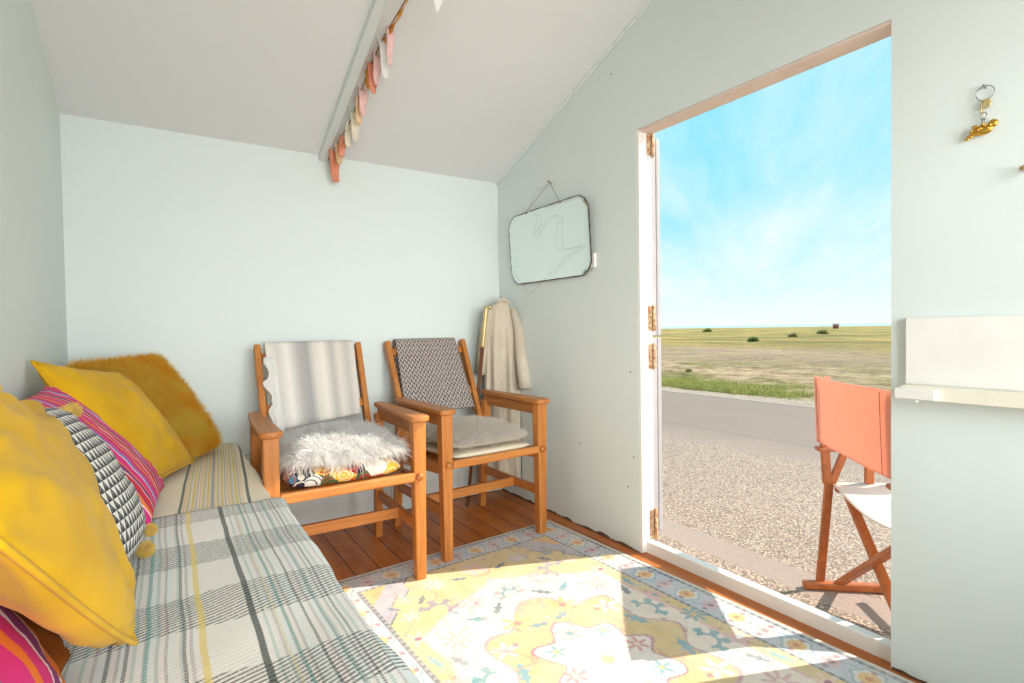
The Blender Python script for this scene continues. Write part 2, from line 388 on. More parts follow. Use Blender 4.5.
# ---------------------------------------------------------------- dimensions
W, B, L, H, SL = 1.740, 2.801, -.332, 1.898, .379
YR = 1.163; ZR = H+SL*(B-YR); YF = 2*YR-B      # ridge, far eave wall (behind the camera)
Y1, Y2, ZT = 1.650, .680, 1.860; TH = .075; GZ = -.17
def struct(o): o['kind'] = 'structure'; return o

# floor, walls, ceiling
struct(MB().box((L-.02, YF-.02, -.05), (1.800, B+.02, 0)).build('floor', M['floor']))
struct(MB().box((L-.07, B, -.1), (W+TH, B+.07, H+.02)).build('wall_back', M['wall']))
def gable(x0, x1, holes=False): return [(YF-.07, -.1), (B+.07, -.1), (B+.07, H-.0), (YR, ZR+.02), (YF-.07, H)]
struct(MB().prism(gable(0, 0), 'x', L-.07, L).build('wall_left', M['wall']))
g_ = MB()
zc = lambda y: (H+SL*(B-y) if y > YR else H+SL*(y-YF))+.02
g_.prism([(Y1, -.16), (B+.07, -.16), (B+.07, zc(B)), (Y1, zc(Y1))], 'x', W, W+TH)
g_.prism([(YF-.07, -.16), (Y2, -.16), (Y2, zc(Y2)), (YF-.07, zc(YF))], 'x', W, W+TH)
g_.prism([(Y2, ZT), (Y1, ZT), (Y1, zc(Y1)), (YR, zc(YR)), (Y2, zc(Y2))], 'x', W, W+TH)
struct(g_.build('wall_right', M['wall']))
# wall behind the camera; its window is added to let the fill in
f = MB(); wx0, wx1, wz0, wz1 = -.24, 1.64, .56, 1.85
f.box((L-.07, YF-.07, -.1), (wx0, YF, H+.02)); f.box((wx1, YF-.07, -.1), (W+TH, YF, H+.02)); f.box((wx0, YF-.07, -.1), (wx1, YF, wz0)); f.box((wx0, YF-.07, wz1), (wx1, YF, H+.02))
struct(f.build('wall_front', M['wall']))
wn = struct(empty('added_window_1', ((wx0+wx1)/2, YF-.035, wz0))); hw_, hh_ = (wx1-wx0)/2, wz1-wz0
f = MB()
for a, b in (((-hw_, -.03, 0), (hw_, .03, .04)), ((-hw_, -.03, hh_-.04), (hw_, .03, hh_)), ((-hw_, -.03, .04), (-hw_+.04, .03, hh_-.04)), ((hw_-.04, -.03, .04), (hw_, .03, hh_-.04)), ((-.018, -.02, .04), (.018, .02, hh_-.04))): f.box(a, b)
f.build('added_window_frame', M['white_wood'], wn)
# ceiling: two slopes
sl_ = math.hypot(1, SL)
c = MB(); c.add([(L-.1, B+.1, H-SL*.1), (W+.14, B+.1, H-SL*.1), (W+.14, YR, ZR), (L-.1, YR, ZR), (L-.1, B+.1, H-SL*.1+.04), (W+.14, B+.1, H-SL*.1+.04), (W+.14, YR, ZR+.04), (L-.1, YR, ZR+.04)], [(0,1,2,3),(4,7,6,5),(0,4,5,1),(1,5,6,2),(2,6,7,3),(3,7,4,0)])
c.add([(L-.1, YF-.1, H-SL*.1), (W+.14, YF-.1, H-SL*.1), (W+.14, YR, ZR), (L-.1, YR, ZR), (L-.1, YF-.1, H-SL*.1+.04), (W+.14, YF-.1, H-SL*.1+.04), (W+.14, YR, ZR+.04), (L-.1, YR, ZR+.04)], [(3,2,1,0),(5,6,7,4),(1,5,4,0),(2,6,5,1),(3,7,6,2),(0,4,7,3)])
struct(c.build('ceiling', M['ceiling']))
# rafter under the ceiling, corner bead along the gable
def slope_bar(x0, x1, y0, y1, dz0, dz1):
    z = lambda y: H+SL*(B-y)
    m = MB(); v = []
    for y in (y0, y1):
        for x, dz in ((x0, dz0), (x1, dz0), (x1, dz1), (x0, dz1)): v.append((x, y, z(y)+dz))
    return m.add(v, [(0,3,2,1),(4,5,6,7),(0,1,5,4),(1,2,6,5),(2,3,7,6),(3,0,4,7)])
struct(slope_bar(.676, .716, B, YR, -.030, .005).build('trim_1', M['rafter'], bevel=.003))
struct(slope_bar(W-.014, W, B, YR, -.014, .002).build('trim_2', M['wall'], bevel=.003))
# dark strip standing in for the shaded ragged gap under the walls
m = MB()
def gap_strip(p0, p1, nrm, base, amp):
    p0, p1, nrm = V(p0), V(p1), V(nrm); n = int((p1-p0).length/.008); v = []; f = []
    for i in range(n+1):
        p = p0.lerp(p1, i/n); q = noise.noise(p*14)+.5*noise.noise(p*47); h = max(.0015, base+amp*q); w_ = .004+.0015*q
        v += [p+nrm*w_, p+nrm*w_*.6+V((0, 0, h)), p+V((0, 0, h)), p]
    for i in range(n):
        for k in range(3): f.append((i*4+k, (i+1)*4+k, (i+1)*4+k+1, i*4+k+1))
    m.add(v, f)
gap_strip((W, Y1+.004, 0), (W, B, 0), (-1, 0, 0), .009, .010); gap_strip((W, YF, 0), (W, Y2-.004, 0), (-1, 0, 0), .009, .010); gap_strip((.27, B, 0), (W, B, 0), (0, -1, 0), .005, .004)
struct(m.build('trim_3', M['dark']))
# lower cream panelling seams on the back wall
m = MB()
for x in (.41, 1.02, 1.63-.3): m.box((x, B-.0025, .0), (x+.004, B+.001, .42))
m.box((L, B-.003, .42), (1.45, B+.001, .424)); struct(m.build('trim_4', mat('panel_seam_paint', var(rgb(190, 188, 176), .03, 9), .7)))
# door sill
m = MB(); m.box((1.768, Y2-.005, -.16), (1.806, Y1-.002, .050)); struct(m.build('trim_5', M['chipped'], bevel=.004))

# the open stable door, folded back on the outside
d = struct(empty('door_1', (W, Y1, 0)))
def rel(o, par): o.parent = par; return o
m = MB(); m.box((.001, -.012, 0.002), (TH+.002, .0, ZT-.001)); m.build('frame_post', M['chipped'], d, .003)
m = MB(); m.box((.002, -(Y1-Y2), ZT-.012), (TH+.004, -.012, ZT)); m.build('head_board', mat('peach_bounce_tint', var(rgb(226, 206, 192), .04, 9), .6), d, .002)  # peach colour stands in for warm light bounced onto the lintel underside
m = MB(); m.box((TH, -(Y1-Y2)-.085, -.12), (TH+.075, -(Y1-Y2), ZT+.08)); m.build('frame_post', M['chipped'], d, .003)
def leaf(z0, z1, nm):
    m = MB(); x0 = TH+.004
    m.box((x0, .010, z0), (x0+.026, .93, z1))                                    # frame boards
    for k in range(8): m.box((x0+.028, .012+k*.115, z0+.003), (x0+.046, .012+k*.115+.111, z1-.003))
    o = m.build(nm, M['chipped'], d, .002)
    b = MB()
    for zz in (z0+.05, z1-.15): b.box((x0+.046, .02, zz), (x0+.064, .92, zz+.1))
    b.box((x0-.001, .0, z0), (x0+.040, .012, z1)); b.box((x0+.045, .0, z0), (x0+.068, .012, z1)); b.build('batten', M['leafgrey'], o, .003)
    return o
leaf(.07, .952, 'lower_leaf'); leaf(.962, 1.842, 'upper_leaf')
def hinge(z0, z1):
    m = MB(); m.box((.050, -.0155, z0), (TH-.006, -.0125, z1)); m.tube([(TH+.003, -.019, z0-.003), (TH+.003, -.019, z1+.003)], .0058, 10); m.box((TH+.006, -.016, z0), (TH+.022, -.001, z1))
    for k in range(4):
        z = z0+(k+.5)*(z1-z0)/4; m.ball((.056, -.016, z), .0030, 5)
        m.box((TH-.003, -.0255, z0+k*(z1-z0)/4), (TH+.009, -.0125, z0+k*(z1-z0)/4+.002))
    m.build('hinge', M['rust'], d)
for a, b in ((1.755, 1.850), (.985, 1.095), (.815, .925), (.055, .185)): hinge(a, b)

# ---------------------------------------------------------------- outdoors
def road(g):
    p = g.coord(); x, y, z = g.sep(p)
    vv = g.vor(p, 84, 'Color'); a, b_, c_ = g.sep(vv); big = g.noise(p, 1.2, 4)
    edge = g.vor(p, 84, 'Distance')
    peb = g.ramp(a, [(0, rgb(186, 160, 140)), (.3, rgb(200, 174, 152)), (.55, rgb(166, 142, 124)), (.75, rgb(212, 188, 166)), (.90, rgb(98, 80, 70))], 'CONSTANT')
    peb = g.mix(g.maprange(edge, .35, .6), peb, rgb(134, 114, 100))
    smooth = g.mix(g.noise(p, 55, 5, .7), rgb(148, 128, 118), rgb(170, 150, 138))
    t = x*.93+y*.10                      # distance bands parallel to the hut front
    yy = x+(y-1.5)*.0
    strip = g.band(x+(g.noise(p, 3, 3)-.5)*.05+y*(-.03), 2.42-.05, .105, .08)
    far = g.maprange(x+(g.noise(p, 2, 3)-.5)*.5, 4.3, 5.2)
    crack = g.band(x+(g.noise(p, 3, 5, .6)-.5)*.25, 5.15, .022, .3)
    c = g.mix(g.math('MAXIMUM', strip, far*.8), peb, smooth)
    c = g.mix(far*.8, c, g.mix(g.noise(p, 40, 4, .7), rgb(122, 103, 92), rgb(146, 125, 111)))
    c = g.mix(crack*.5, c, rgb(110, 100, 96)); return g.mix(g.maprange(big, .4, .65)*.12, c, rgb(120, 108, 100))
M['road'] = mat('pebbly_worn_tarmac', road, .9, bump=lambda g: (g.vor(g.coord(), 60), .5, .004))
struct(MB().box((-3, -14, GZ-.2), (7.62, 24, GZ)).build('ground', M['road']))
def field(g):
    p = g.coord(); x, y, z = g.sep(p)
    r = g.math('SQRT', x*x+y*y); lg = g.math('LOGARITHM', r, 2.0); an = g.math('ARCTAN2', y, x)
    n1 = g.noise(g.comb(x*.20, y*.09, 0.0), 1, 6, .7); n2 = g.noise(p, 2.2, 6, .75); n4 = g.noise(g.comb(x*.55, y*.28, 4.0), 1, 6, .75)
    sand = g.mix(g.maprange(n2, .38, .62), rgb(164, 126, 92), rgb(222, 192, 152)); grs = g.mix(g.maprange(n2, .40, .60), rgb(98, 96, 34), rgb(168, 148, 78))
    k = g.maprange(n1*.35+n4*.65, .47, .53)
    c = g.mix(k*.85, sand, grs)
    mid = g.maprange(x, 13, 17)*g.maprange(x, 30, 22)
    c = g.mix(mid*.65, c, g.mix(g.maprange(n4, .4, .6), rgb(146, 114, 92), rgb(206, 176, 144)))
    gr = g.maprange(x+(n1-.5)*20, 22, 30)
    c = g.mix(gr*.9, c, g.mix(g.maprange(n1, .42, .58), rgb(116, 108, 38), rgb(188, 156, 84)))
    verge = g.maprange(x+(n2-.5)*.8, 8.5, 8.1); return g.mix(verge, c, rgb(210, 186, 164))
M['field'] = mat('dry_grass_and_shingle', field, .95, bump=lambda g: (g.noise(g.coord(), 4, 7, .75), 1.0, .22))
v = []; fcs = []; nx, ny = 60, 46
xs = 7.60+(np.linspace(0, 1, nx)**2.6)*300; 
for i, xx in enumerate(xs):
    for j in range(ny):
        yy = -30-xx*.6+(j/(ny-1))*(90+xx*2.4)
        v.append((xx, yy, GZ+.01+(.10*noise.noise(V((xx*.25, yy*.25, 0)))+.04*noise.noise(V((xx*.9, yy*.9, 3))))*min(1, (xx-7.6)*.8)*(1 if xx < 80 else 2.5)))
for i in range(nx-1):
    for j in range(ny-1): fcs.append((i*ny+j, (i+1)*ny+j, (i+1)*ny+j+1, i*ny+j+1))
struct(mesh_obj('field', v, fcs, M['field'], smooth=True))
M['sea'] = mat('grey_blue_sea', var(rgb(170, 200, 212), .05, .02), .35)
struct(MB().box((306, -900, -1.2), (5000, 2600, -.35)).build('sea', M['sea']))
# roadside grass and seaside plants
def blades(cx, cy, spread, N, h, dr=(0, 0), zb=GZ):
    b = np.zeros((N, 3)); b[:, 0] = cx+rng.normal(size=N)*spread[0]; b[:, 1] = cy+rng.normal(size=N)*spread[1]; b[:, 2] = zb
    dd = rng.normal(size=(N, 3))*.45; dd[:, 2] = 1; return b, dd, h*(.5+rng.random(N))
M['grass'] = mat('green_grass_blades', lambda g: g.mix(g.noise(g.coord(), 5, 3), rgb(138, 142, 62), rgb(190, 184, 106)), .8)
bs = []; ds = []; ls = []
for k in range(330):
    yy = rng.uniform(4.6, 9.4); xx = 8.30+abs(rng.normal())*.6
    if yy < 5.2 and rng.random() < .6: continue
    b_, d_, l_ = blades(xx, yy, (.10, .14), 60, .075, zb=GZ+.0); bs.append(b_); ds.append(d_); ls.append(l_)
vv, ff = strands(np.concatenate(bs), np.concatenate(ds), np.concatenate(ls), .006, .5, .3, 2)
tag(fast_mesh('verge_grass', vv, ff, M['grass']), 'rough green grass along the far edge of the road', 'grass', kind='stuff')
M['shrub'] = mat('dull_green_shrub', lambda g: g.mix(g.noise(g.coord(), 8, 3), rgb(112, 132, 60), rgb(160, 168, 96)), .8)
M['shrub2'] = mat('dry_olive_shrub', lambda g: g.mix(g.noise(g.coord(), 8, 3), rgb(160, 154, 100), rgb(196, 184, 130)), .8)
for (x, y, s, lab, mm) in ((36, 22.9, .36, 'dark green round shrub in the middle of the grassy field', 'shrub'), (90, 67, .80, 'small low shrub near the horizon left of the big one', 'shrub'),
                        (52, 28.8, .40, 'small olive tuft to the right of the big shrub', 'shrub2'), (66, 33, .60, 'olive bush on the horizon just left of the tiny hut', 'shrub2'),
                        (11.2, 8.9, .08, 'dry tuft on the shingle close behind the verge by the door', 'shrub2'), (8.3, 4.02, .11, 'green tuft by the road left of the orange chair', 'shrub')):
    N = 900; th = rng.random(N)*6.283; ph = np.arccos(rng.random(N)); dd = np.stack([np.sin(ph)*np.cos(th), np.sin(ph)*np.sin(th)*1.3, np.cos(ph)*.7+.05], 1)
    vv, ff = strands(np.array([x, y, GZ+.03])+dd*s*.25, dd, s*(.6+.4*rng.random(N)), s*.045, .2, .4, 2)
    tag(fast_mesh('shrub', vv, ff, M[mm]), lab, 'shrub')
m = MB(); m.box((-1.6, -1.1, 0), (1.6, 1.1, 1.7)); hu = empty('beach_hut', (150, 71.5, GZ), .3, label='tiny reddish brown hut on the horizon', cat='hut')
M['hutwall'] = mat('brown_hut_boards', var(rgb(150, 96, 80), .1, 2), .8); m.build('wall', M['hutwall'], hu); hu.scale = (.55, .55, .55)
MB().prism([(-1.8, 1.7), (1.8, 1.7), (0, 2.5)], 'y', -1.3, 1.3).build('roof', mat('grey_hut_roof', var(rgb(150, 130, 120), .1, 2), .8), hu)

# ---------------------------------------------------------------- rug (painted knot by knot)
def rug():
    RW, RL = 1.20, 2.00; n = .004; nx, ny = int(RW/n)+1, int(RL/n)+1
    U, Vv = np.meshgrid(np.linspace(-RW/2, RW/2, nx), np.linspace(-RL/2, RL/2, ny), indexing='ij')
    C = np.zeros((nx, ny, 3)); lc = lambda *c: lin(c)
    cream, ochre, lilac, grey, dark, teal, pink, maroon, orange = lc(224, 210, 194), lc(208, 182, 128), lc(172, 168, 178), lc(190, 190, 192), lc(96, 100, 110), lc(110, 156, 164), lc(212, 170, 168), lc(150, 96, 116), lc(218, 172, 108)
    a = np.abs(U); b = np.abs(Vv)
    ed = np.minimum(RW/2-a, RL/2-b)          # distance to the edge
    along = np.where(RW/2-a < RL/2-b, Vv, U)
    def nz(s, seed):
        g0 = np.array([[noise.noise(V((i*n*s, j*n*s, seed))) for j in range(0, ny+8, 8)] for i in range(0, nx+8, 8)])
        ii = np.arange(nx)/8; jj = np.arange(ny)/8; i0 = ii.astype(int); j0 = jj.astype(int); fi = (ii-i0)[:, None]; fj = (jj-j0)[None]
        return g0[i0][:, j0]*(1-fi)*(1-fj)+g0[i0+1][:, j0]*fi*(1-fj)+g0[i0][:, j0+1]*(1-fi)*fj+g0[i0+1][:, j0+1]*fi*fj
    w1 = nz(9, 1.); w2 = nz(22, 5.)
    C[:] = ochre
    def put(mask, col, k=1.0): C[mask] = C[mask]*(1-k)+col*k
    def rect_dist(x, y): return np.hypot(U-x, Vv-y), np.arctan2(Vv-y, U-x)
    # cream medallion field with stepped ends
    au, bv = a+w1*.02, b+w1*.02
    hexa = (bv < .66-au*.55) & (au < .40)
    put(hexa, pink); hexa2 = (bv < .648-au*.55) & (au < .388); put(hexa2, cream)
    lob = (np.hypot(au/.30, bv/.40) < 1+.10*np.cos(8*np.arctan2(bv, au))); put(lob & hexa2, lc(190, 150, 150)); 
    lob2 = (np.hypot(au/.288, bv/.388) < 1+.10*np.cos(8*np.arctan2(bv, au))); put(lob2 & hexa2, ochre)
    lob3 = (np.hypot(au/.17, bv/.22) < 1+.14*np.cos(8*np.arctan2(bv, au))); put(lob3, lc(178, 130, 136)); put((np.hypot(au/.160, bv/.21) < 1+.14*np.cos(8*np.arctan2(bv, au))), lc(222, 212, 204))
    # lilac stepped brackets in the four field corners
    cu, cv = RW/2-.15-a, RL/2-.15-b
    br = (cu > 0) & (cv > 0) & (cu+cv*.8 < .21+.02*np.sign(np.sin(cu*60))) ; put(br, dark); br2 = (cu > 0) & (cv > 0) & (cu+cv*.8 < .202+.02*np.sign(np.sin(cu*60))); put(br2, lilac)
    br3 = (cu > .0) & (cv > .0) & (cu+cv*.8 < .10); put(br3, orange)
    # little figures: petals, leaves, flowers - mirrored fourfold
    def flower(x, y, r, k, col, core, rot=0.0, k2=.35):
        for sx in (1, -1):
            for sy in (1, -1):
                dd, th = rect_dist(sx*x, sy*y); m = dd < r*(1-k2+k2*np.cos(k*(th*sx*sy+rot))); put(m, col, .9); put(dd < r*.24, core)
    def fan(x, y, r, col, ang):
        for sx in (1, -1):
            for sy in (1, -1):
                dd, th = rect_dist(sx*x, sy*y); tt = np.arctan2((Vv-sy*y)*sy, (U-sx*x)*sx); off = np.abs((tt-ang+np.pi) % (2*np.pi)-np.pi)
                put((dd < r*(1-.4*(np.sin(7*tt) > 0)*(dd > r*.45)))*(dd > r*.42)*(off < 1.9), col)
    def leafm(x, y, l, w, ang, col):
        for sx in (1, -1):
            for sy in (1, -1):
                X_ = (U-sx*x)*sx; Y_ = (Vv-sy*y)*sy; p = X_*math.cos(ang)+Y_*math.sin(ang); q = -X_*math.sin(ang)+Y_*math.cos(ang)
                put((np.abs(q) < w*(1-(p/l)**2)*(.75+.25*np.sin(p*220))) & (np.abs(p) < l), col)
    fan(.27, .56, .075, lc(140, 134, 148), 2.3); fan(0.0, .50, .06, lc(120, 150, 158), 1.57); fan(.32, .12, .07, teal, 0.3)
    flower(.16, .53, .062, 6, pink, cream); flower(.31, .36, .055, 8, lc(206, 160, 160), cream); flower(.10, .32, .06, 6, orange, lc(190, 110, 110)); flower(.22, .22, .05, 5, lc(170, 182, 190), pink)
    flower(0, 0, .100, 8, lc(178, 172, 184), lc(226, 200, 150), 0, .30); flower(0, 0, .090, 8, lc(232, 222, 216), lc(222, 190, 130), 0, .30); flower(.0, .17, .045, 6, pink, teal); flower(.13, .0, .04, 6, lc(206, 140, 140), cream); flower(.10, .12, .035, 5, teal, orange)
    leafm(.19, .42, .045, .018, .6, teal); leafm(.10, .44, .045, .018, 2.3, lc(110, 124, 132)); leafm(.36, .26, .04, .016, 1.2, lc(120, 128, 140)); leafm(.24, .10, .05, .02, 1.9, teal); leafm(.05, .27, .04, .016, .3, lc(106, 140, 150))
    flower(.37, .58, .04, 6, lc(226, 206, 180), pink); flower(.41, .44, .045, 6, lc(222, 196, 176), maroon); flower(.42, .17, .05, 6, pink, teal); flower(.42, 0, .05, 8, teal, orange); flower(.20, .74, .05, 8, lc(196, 190, 196), pink); flower(0, .76, .06, 6, pink, orange); flower(.34, .70, .03, 5, teal, pink)
    leafm(.42, .30, .045, .015, 1.4, teal); leafm(.10, .72, .04, .014, .4, lc(110, 120, 130)); leafm(.29, .66, .035, .013, 2.2, dark); leafm(.40, .66, .03, .012, 1.0, lc(120, 130, 150))
    # vine outlines: smooth scrolls of sines
    sc = np.sin(a*17+2.2*np.sin(b*11))+np.sin(b*15+2.0*np.sin(a*13+1)); vine = np.abs(sc-.35) < .10
    put(vine & (ed > .16) & (~hexa2), lc(196, 136, 128), .55); put((np.abs(sc+.75) < .09) & hexa2 & ~lob2, lc(206, 160, 150), .5); put((np.abs(sc-.1) < .10) & lob2 & ~lob3, lc(196, 140, 124), .6)
    rr = np.random.default_rng(3)
    for k in range(70):
        x, y = rr.uniform(0, .44), rr.uniform(0, .84); col = (teal, maroon, pink, lilac, orange, lilac)[rr.integers(6)]; r = rr.uniform(.005, .011)
        for sx in (1, -1):
            for sy in (1, -1):
                dd, th = rect_dist(sx*x, sy*y); put(dd < r*(1+.35*np.cos(4*th+k)), col, .6)
    # border
    put(ed < .15, dark); put(ed < .136, lc(178, 182, 188)); 
    dash = (np.floor(along/.014) % 2 == 0)
    put((ed < .15) & (ed > .136) & dash, lc(150, 152, 150))
    bd = (ed < .136) & (ed > .030)
    put(bd, lc(186, 188, 194))
    t = (along/.20) % 1-.5; q = (ed-.083)
    ros = np.hypot(t*.20, q); th = np.arctan2(q, t*.2)
    put(bd & (ros < .047*(1+.12*np.cos(6*th))), teal, .7); put(bd & (ros < .039*(1+.1*np.cos(6*th))), lc(214, 206, 196)); put(bd & (ros < .028), orange); put(bd & (ros < .010), lc(196, 120, 80))
    t2 = ((along+.1)/.20) % 1-.5; ro2 = np.hypot(t2*.2, q); th2 = np.arctan2(q, t2*.2); put(bd & (ro2 < .026*(1+.3*np.cos(5*th2))), pink); put(bd & (ro2 < .010), maroon)
    t3 = ((along+.05)/.10) % 1-.5; ro3 = np.hypot(t3*.10, np.abs(q)-.036); put(bd & (ro3 < .009), maroon, .8); vine2 = np.abs(q-.03*np.sin(along*2*np.pi/.2)) < .0032; put(bd & vine2 & (ros > .048), teal, .8)
    put((ed < .030) & (ed > .016), dark); put((ed < .030) & (ed > .016) & dash, lc(140, 142, 146)); put(ed < .016, lc(206, 196, 182))
    fade = np.clip(.20+.25*w1+.12*w2, .05, .5)[..., None]; C = C*(1-fade)+lc(216, 202, 182)*fade; C *= (1+w2*.12)[..., None]; C *= rr.uniform(.92, 1.06, (nx, ny, 1)); C = np.clip(C, 0, 1)
    rot = math.radians(-2.4); v = np.stack([U, Vv, .008+.0012*w1], -1).reshape(-1, 3)
    i, j = np.meshgrid(np.arange(nx-1), np.arange(ny-1), indexing='ij'); q0 = (i*ny+j).ravel(); f4 = np.stack([q0, q0+ny, q0+ny+1, q0+1], 1)
    # thin edge skirt
    per = [k*ny for k in range(nx)]+[(nx-1)*ny+k for k in range(1, ny)]+[k*ny+ny-1 for k in range(nx-2, -1, -1)]+[k for k in range(ny-2, 0, -1)]
    base = len(v); low = v[per].copy(); low[:, 2] = .0008; v = np.concatenate([v, low]); P = len(per)
    sk = np.array([[per[k], base+k, base+(k+1) % P, per[(k+1) % P]] for k in range(P)]); 
    C2 = np.concatenate([C.reshape(-1, 3), np.tile(lin((196, 186, 172)), (P, 1))])
    m = mat('faded_persian_pile', lambda g: g.attr('pile'), .95, sheen=.1, bump=lambda g: (g.noise(g.coord(), 400, 2), .4, .003))
    o = fast_mesh('rug', v, np.concatenate([f4, sk]), m, smooth=False)
    at = o.data.color_attributes.new('pile', 'FLOAT_COLOR', 'POINT'); at.data.foreach_set('color', np.concatenate([C2, np.ones((len(C2), 1))], 1).astype(np.float32).ravel())
    o.location = (1.086, 1.165, .0); o.rotation_euler = (0, 0, -rot)
    tag(o, 'faded yellow and cream patterned rug on the floor by the door', 'rug')
rug()

# ---------------------------------------------------------------- daybed and its blankets
BX, BZ = .279, .495
db = empty('daybed', (L+.3, 1.15, 0), label='low bench bed along the left wall, hidden under blankets', cat='bed')
m = MB(); m.box((L-.632+.3+.635-.3-.0, 0, 0), (0, 0, 0)) if False else MB()
m = MB(); x0 = L+.002-(L+.3); x1 = BX-.03-(L+.3)
m.box((x0, YF+.02-1.15, .0), (x1, B-.004-1.15, .34)); m.build('bench_base', M['white_wood'], db, .004)
m = MB(); m.box((x0+.002, YF+.03-1.15, .342), (x1+.012, B-.012-1.15, .470)); m.build('mattress', M['creampad'], db, .03, 4)
def blanket(name, y0, y1, ztop, xe, drop, m, th, roll=False, amp=.004, seed=1., skew=0.0):
    prof = []          # (x, z, u)
    xa = L+.004; n = 70
    for i in range(n+1): prof.append((xa+(xe-.022-xa)*i/n, ztop))
    for k in range(1, 9): a = math.pi/2*k/8; prof.append((xe-.022+.022*math.sin(a), ztop-.022*(1-math.cos(a))))
    for k in range(1, 12): prof.append((xe+.004*math.sin(k*.8), ztop-.022-drop*k/11))
    us = [xa]
    for i in range(1, len(prof)): us.append(us[-1]+math.hypot(prof[i][0]-prof[i-1][0], prof[i][1]-prof[i-1][1]))
    ny = int((y1-y0)/.02); v = []; uv = []
    for j in range(ny+1):
        y = y0+(y1-y0)*j/ny
        for (x, z), u in zip(prof, us):
            k = amp*(noise.noise(V((x*4, y*3.5, seed)))*1.6+.6*noise.noise(V((x*11, y*9, seed+4))))
            top = max(0, min(1, (z-(ztop-.05))/.05)); yy = y+skew*(x-.0)*(j/ny)
            ed = 0
            if j > ny-4 and roll: ed = .004*math.sin((j-ny+4)/4*math.pi)
            v.append((x+(0 if top > .9 else k*1.5), min(yy, B-.004), z+k*top+ed)); uv.append((u, yy))
    c = len(prof); f = [(j*c+i, j*c+i+1, (j+1)*c+i+1, (j+1)*c+i) for j in range(ny) for i in range(c-1)]
    o = mesh_obj(name, v, f, m, smooth=True, uvs=uv); s = o.modifiers.new('solid', 'SOLIDIFY'); s.thickness = th; s.offset = -1
    return o
tag(blanket('striped_throw', 1.60, B-.006, .488, BX-.002, .14, M['yellowthrow'], .006, amp=.004, seed=2.), 'cream throw with yellow and grey stripes over the far end of the bed', 'throw')
tag(blanket('plaid_blanket', YF+.02, 1.735, .504, BX+.010, .20, M['plaid'], .008, True, .005, 7., skew=-.035), 'cream, grey and teal plaid wool blanket over the near half of the bed', 'blanket')

# ---------------------------------------------------------------- cushions
def cushion(name, TL, TR, BR, BL, T, m, n=30, k=.5, pinch=.05, wr=.006, seed=0., parent=None):
    """puffed square from its four corners; u to the right seen from its face, v up"""
    TL, TR, BR, BL = map(V, (TL, TR, BR, BL)); N = ((TR-TL).cross(TL-BL)).normalized()
    if N.x < 0 and N.y > 0: N = -N
    v = []; uv = []; f = []; r = n+1
    for side in (1, -1):
        for i in range(r):
            for j in range(r):
                u = -1+2*i/n; w = -1+2*j/n
                uu = u*(1-pinch*(1-w*w)); ww = w*(1-pinch*(1-u*u))
                s, t = (uu+1)/2, (ww+1)/2; p = BL*(1-s)*(1-t)+BR*s*(1-t)+TR*s*t+TL*(1-s)*t
                h = T*((1-abs(u)**2.4)*(1-abs(w)**2.4))**k
                cr = wr*(noise.noise(V((u*2.6, w*2.6, seed)))+.5*noise.noise(V((u*6, w*6, seed+3))))*min(1, (1-abs(u)**8)*(1-abs(w)**8)*1.5)
                rad = wr*.7*math.sin(9*math.atan2(w-.9, u-.9)+seed)*max(0, 1-math.hypot(u-.8, w-.8))+wr*.7*math.sin(9*math.atan2(w+.9, u-.9)+seed)*max(0, 1-math.hypot(u-.8, w+.8))
                v.append(p+N*side*(h+(cr+rad if h > 0 else 0))); uv.append((i/n, j/n))
    for s_, o in ((1, 0), (-1, r*r)):
        for i in range(n):
            for j in range(n):
                q = (o+i*r+j, o+(i+1)*r+j, o+(i+1)*r+j+1, o+i*r+j+1); f.append(q if s_ > 0 else q[::-1])
    me = mesh_obj(name, v, f, m, parent, True, uv)
    bm = bmesh.new(); bm.from_mesh(me.data); bmesh.ops.remove_doubles(bm, verts=bm.verts, dist=1e-5); bmesh.ops.recalc_face_normals(bm, faces=bm.faces); bm.to_mesh(me.data); bm.free()
    edge = []
    for a, b in ((-1, None), (None, 1), (1, None), (None, -1)):
        for i in range(n):
            q = -1+2*i/n
            u, w = (a, q) if a == -1 else ((q, 1) if b == 1 else ((1, -q) if a == 1 else (-q, -1)))
            uu = u*(1-pinch*(1-w*w)); ww = w*(1-pinch*(1-u*u)); s, t = (uu+1)/2, (ww+1)/2
            edge.append(BL*(1-s)*(1-t)+BR*s*(1-t)+TR*s*t+TL*(1-s)*t)
    return me, edge, N, v, f
def piping(edge, r, m, parent):
    mb = MB(); mb.tube(edge+[edge[0], edge[1]], r, 6, False); return mb.build('piping', m, parent)
# faux fur cushion in the corner
c_, ed, N, vs, fs = cushion('fur_cushion', (-.285, 2.37, .895), (-.03, 2.745, .900), (.185, 2.64, .525), (-.06, 2.25, .51), .06, M['mustardfur'], pinch=.03)
c_.data.name = 'fur_cushion'
bp, bn = sample_surface(vs, fs, 30000, lambda c, n: np.ones(len(c)))
cen = np.mean([tuple(q) for q in vs], 0); sgn = np.sign(((bp-cen)*bn).sum(1)+1e-9)[:, None]; bn = bn*sgn
keep = bp[:, 0]*0+1 > 0
dirs = bn*.8+(bp-cen)*1.2+np.array([.0, .0, .25]); 
fv, ff = strands(bp[keep], dirs[keep], .024+.018*rng.random(len(bp)), .0013, .5, .7, 3)
fv[:, 0] = np.maximum(fv[:, 0], L+.004); fv[:, 1] = np.minimum(fv[:, 1], B-.004); fv[:, 2] = np.maximum(fv[:, 2], .489)
fast_mesh('fur_pile', fv, ff, M['mustardfur'], c_)
tag(c_, 'shaggy mustard fur cushion in the far corner of the bed', 'cushion')
c_, ed, *_ = cushion('velvet_cushion', (-.318, 2.01, .930), (-.145, 2.40, .862), (.080, 2.37, .512), (-.09, 1.90, .52), .060, M['mustard'], wr=.010, seed=4.)
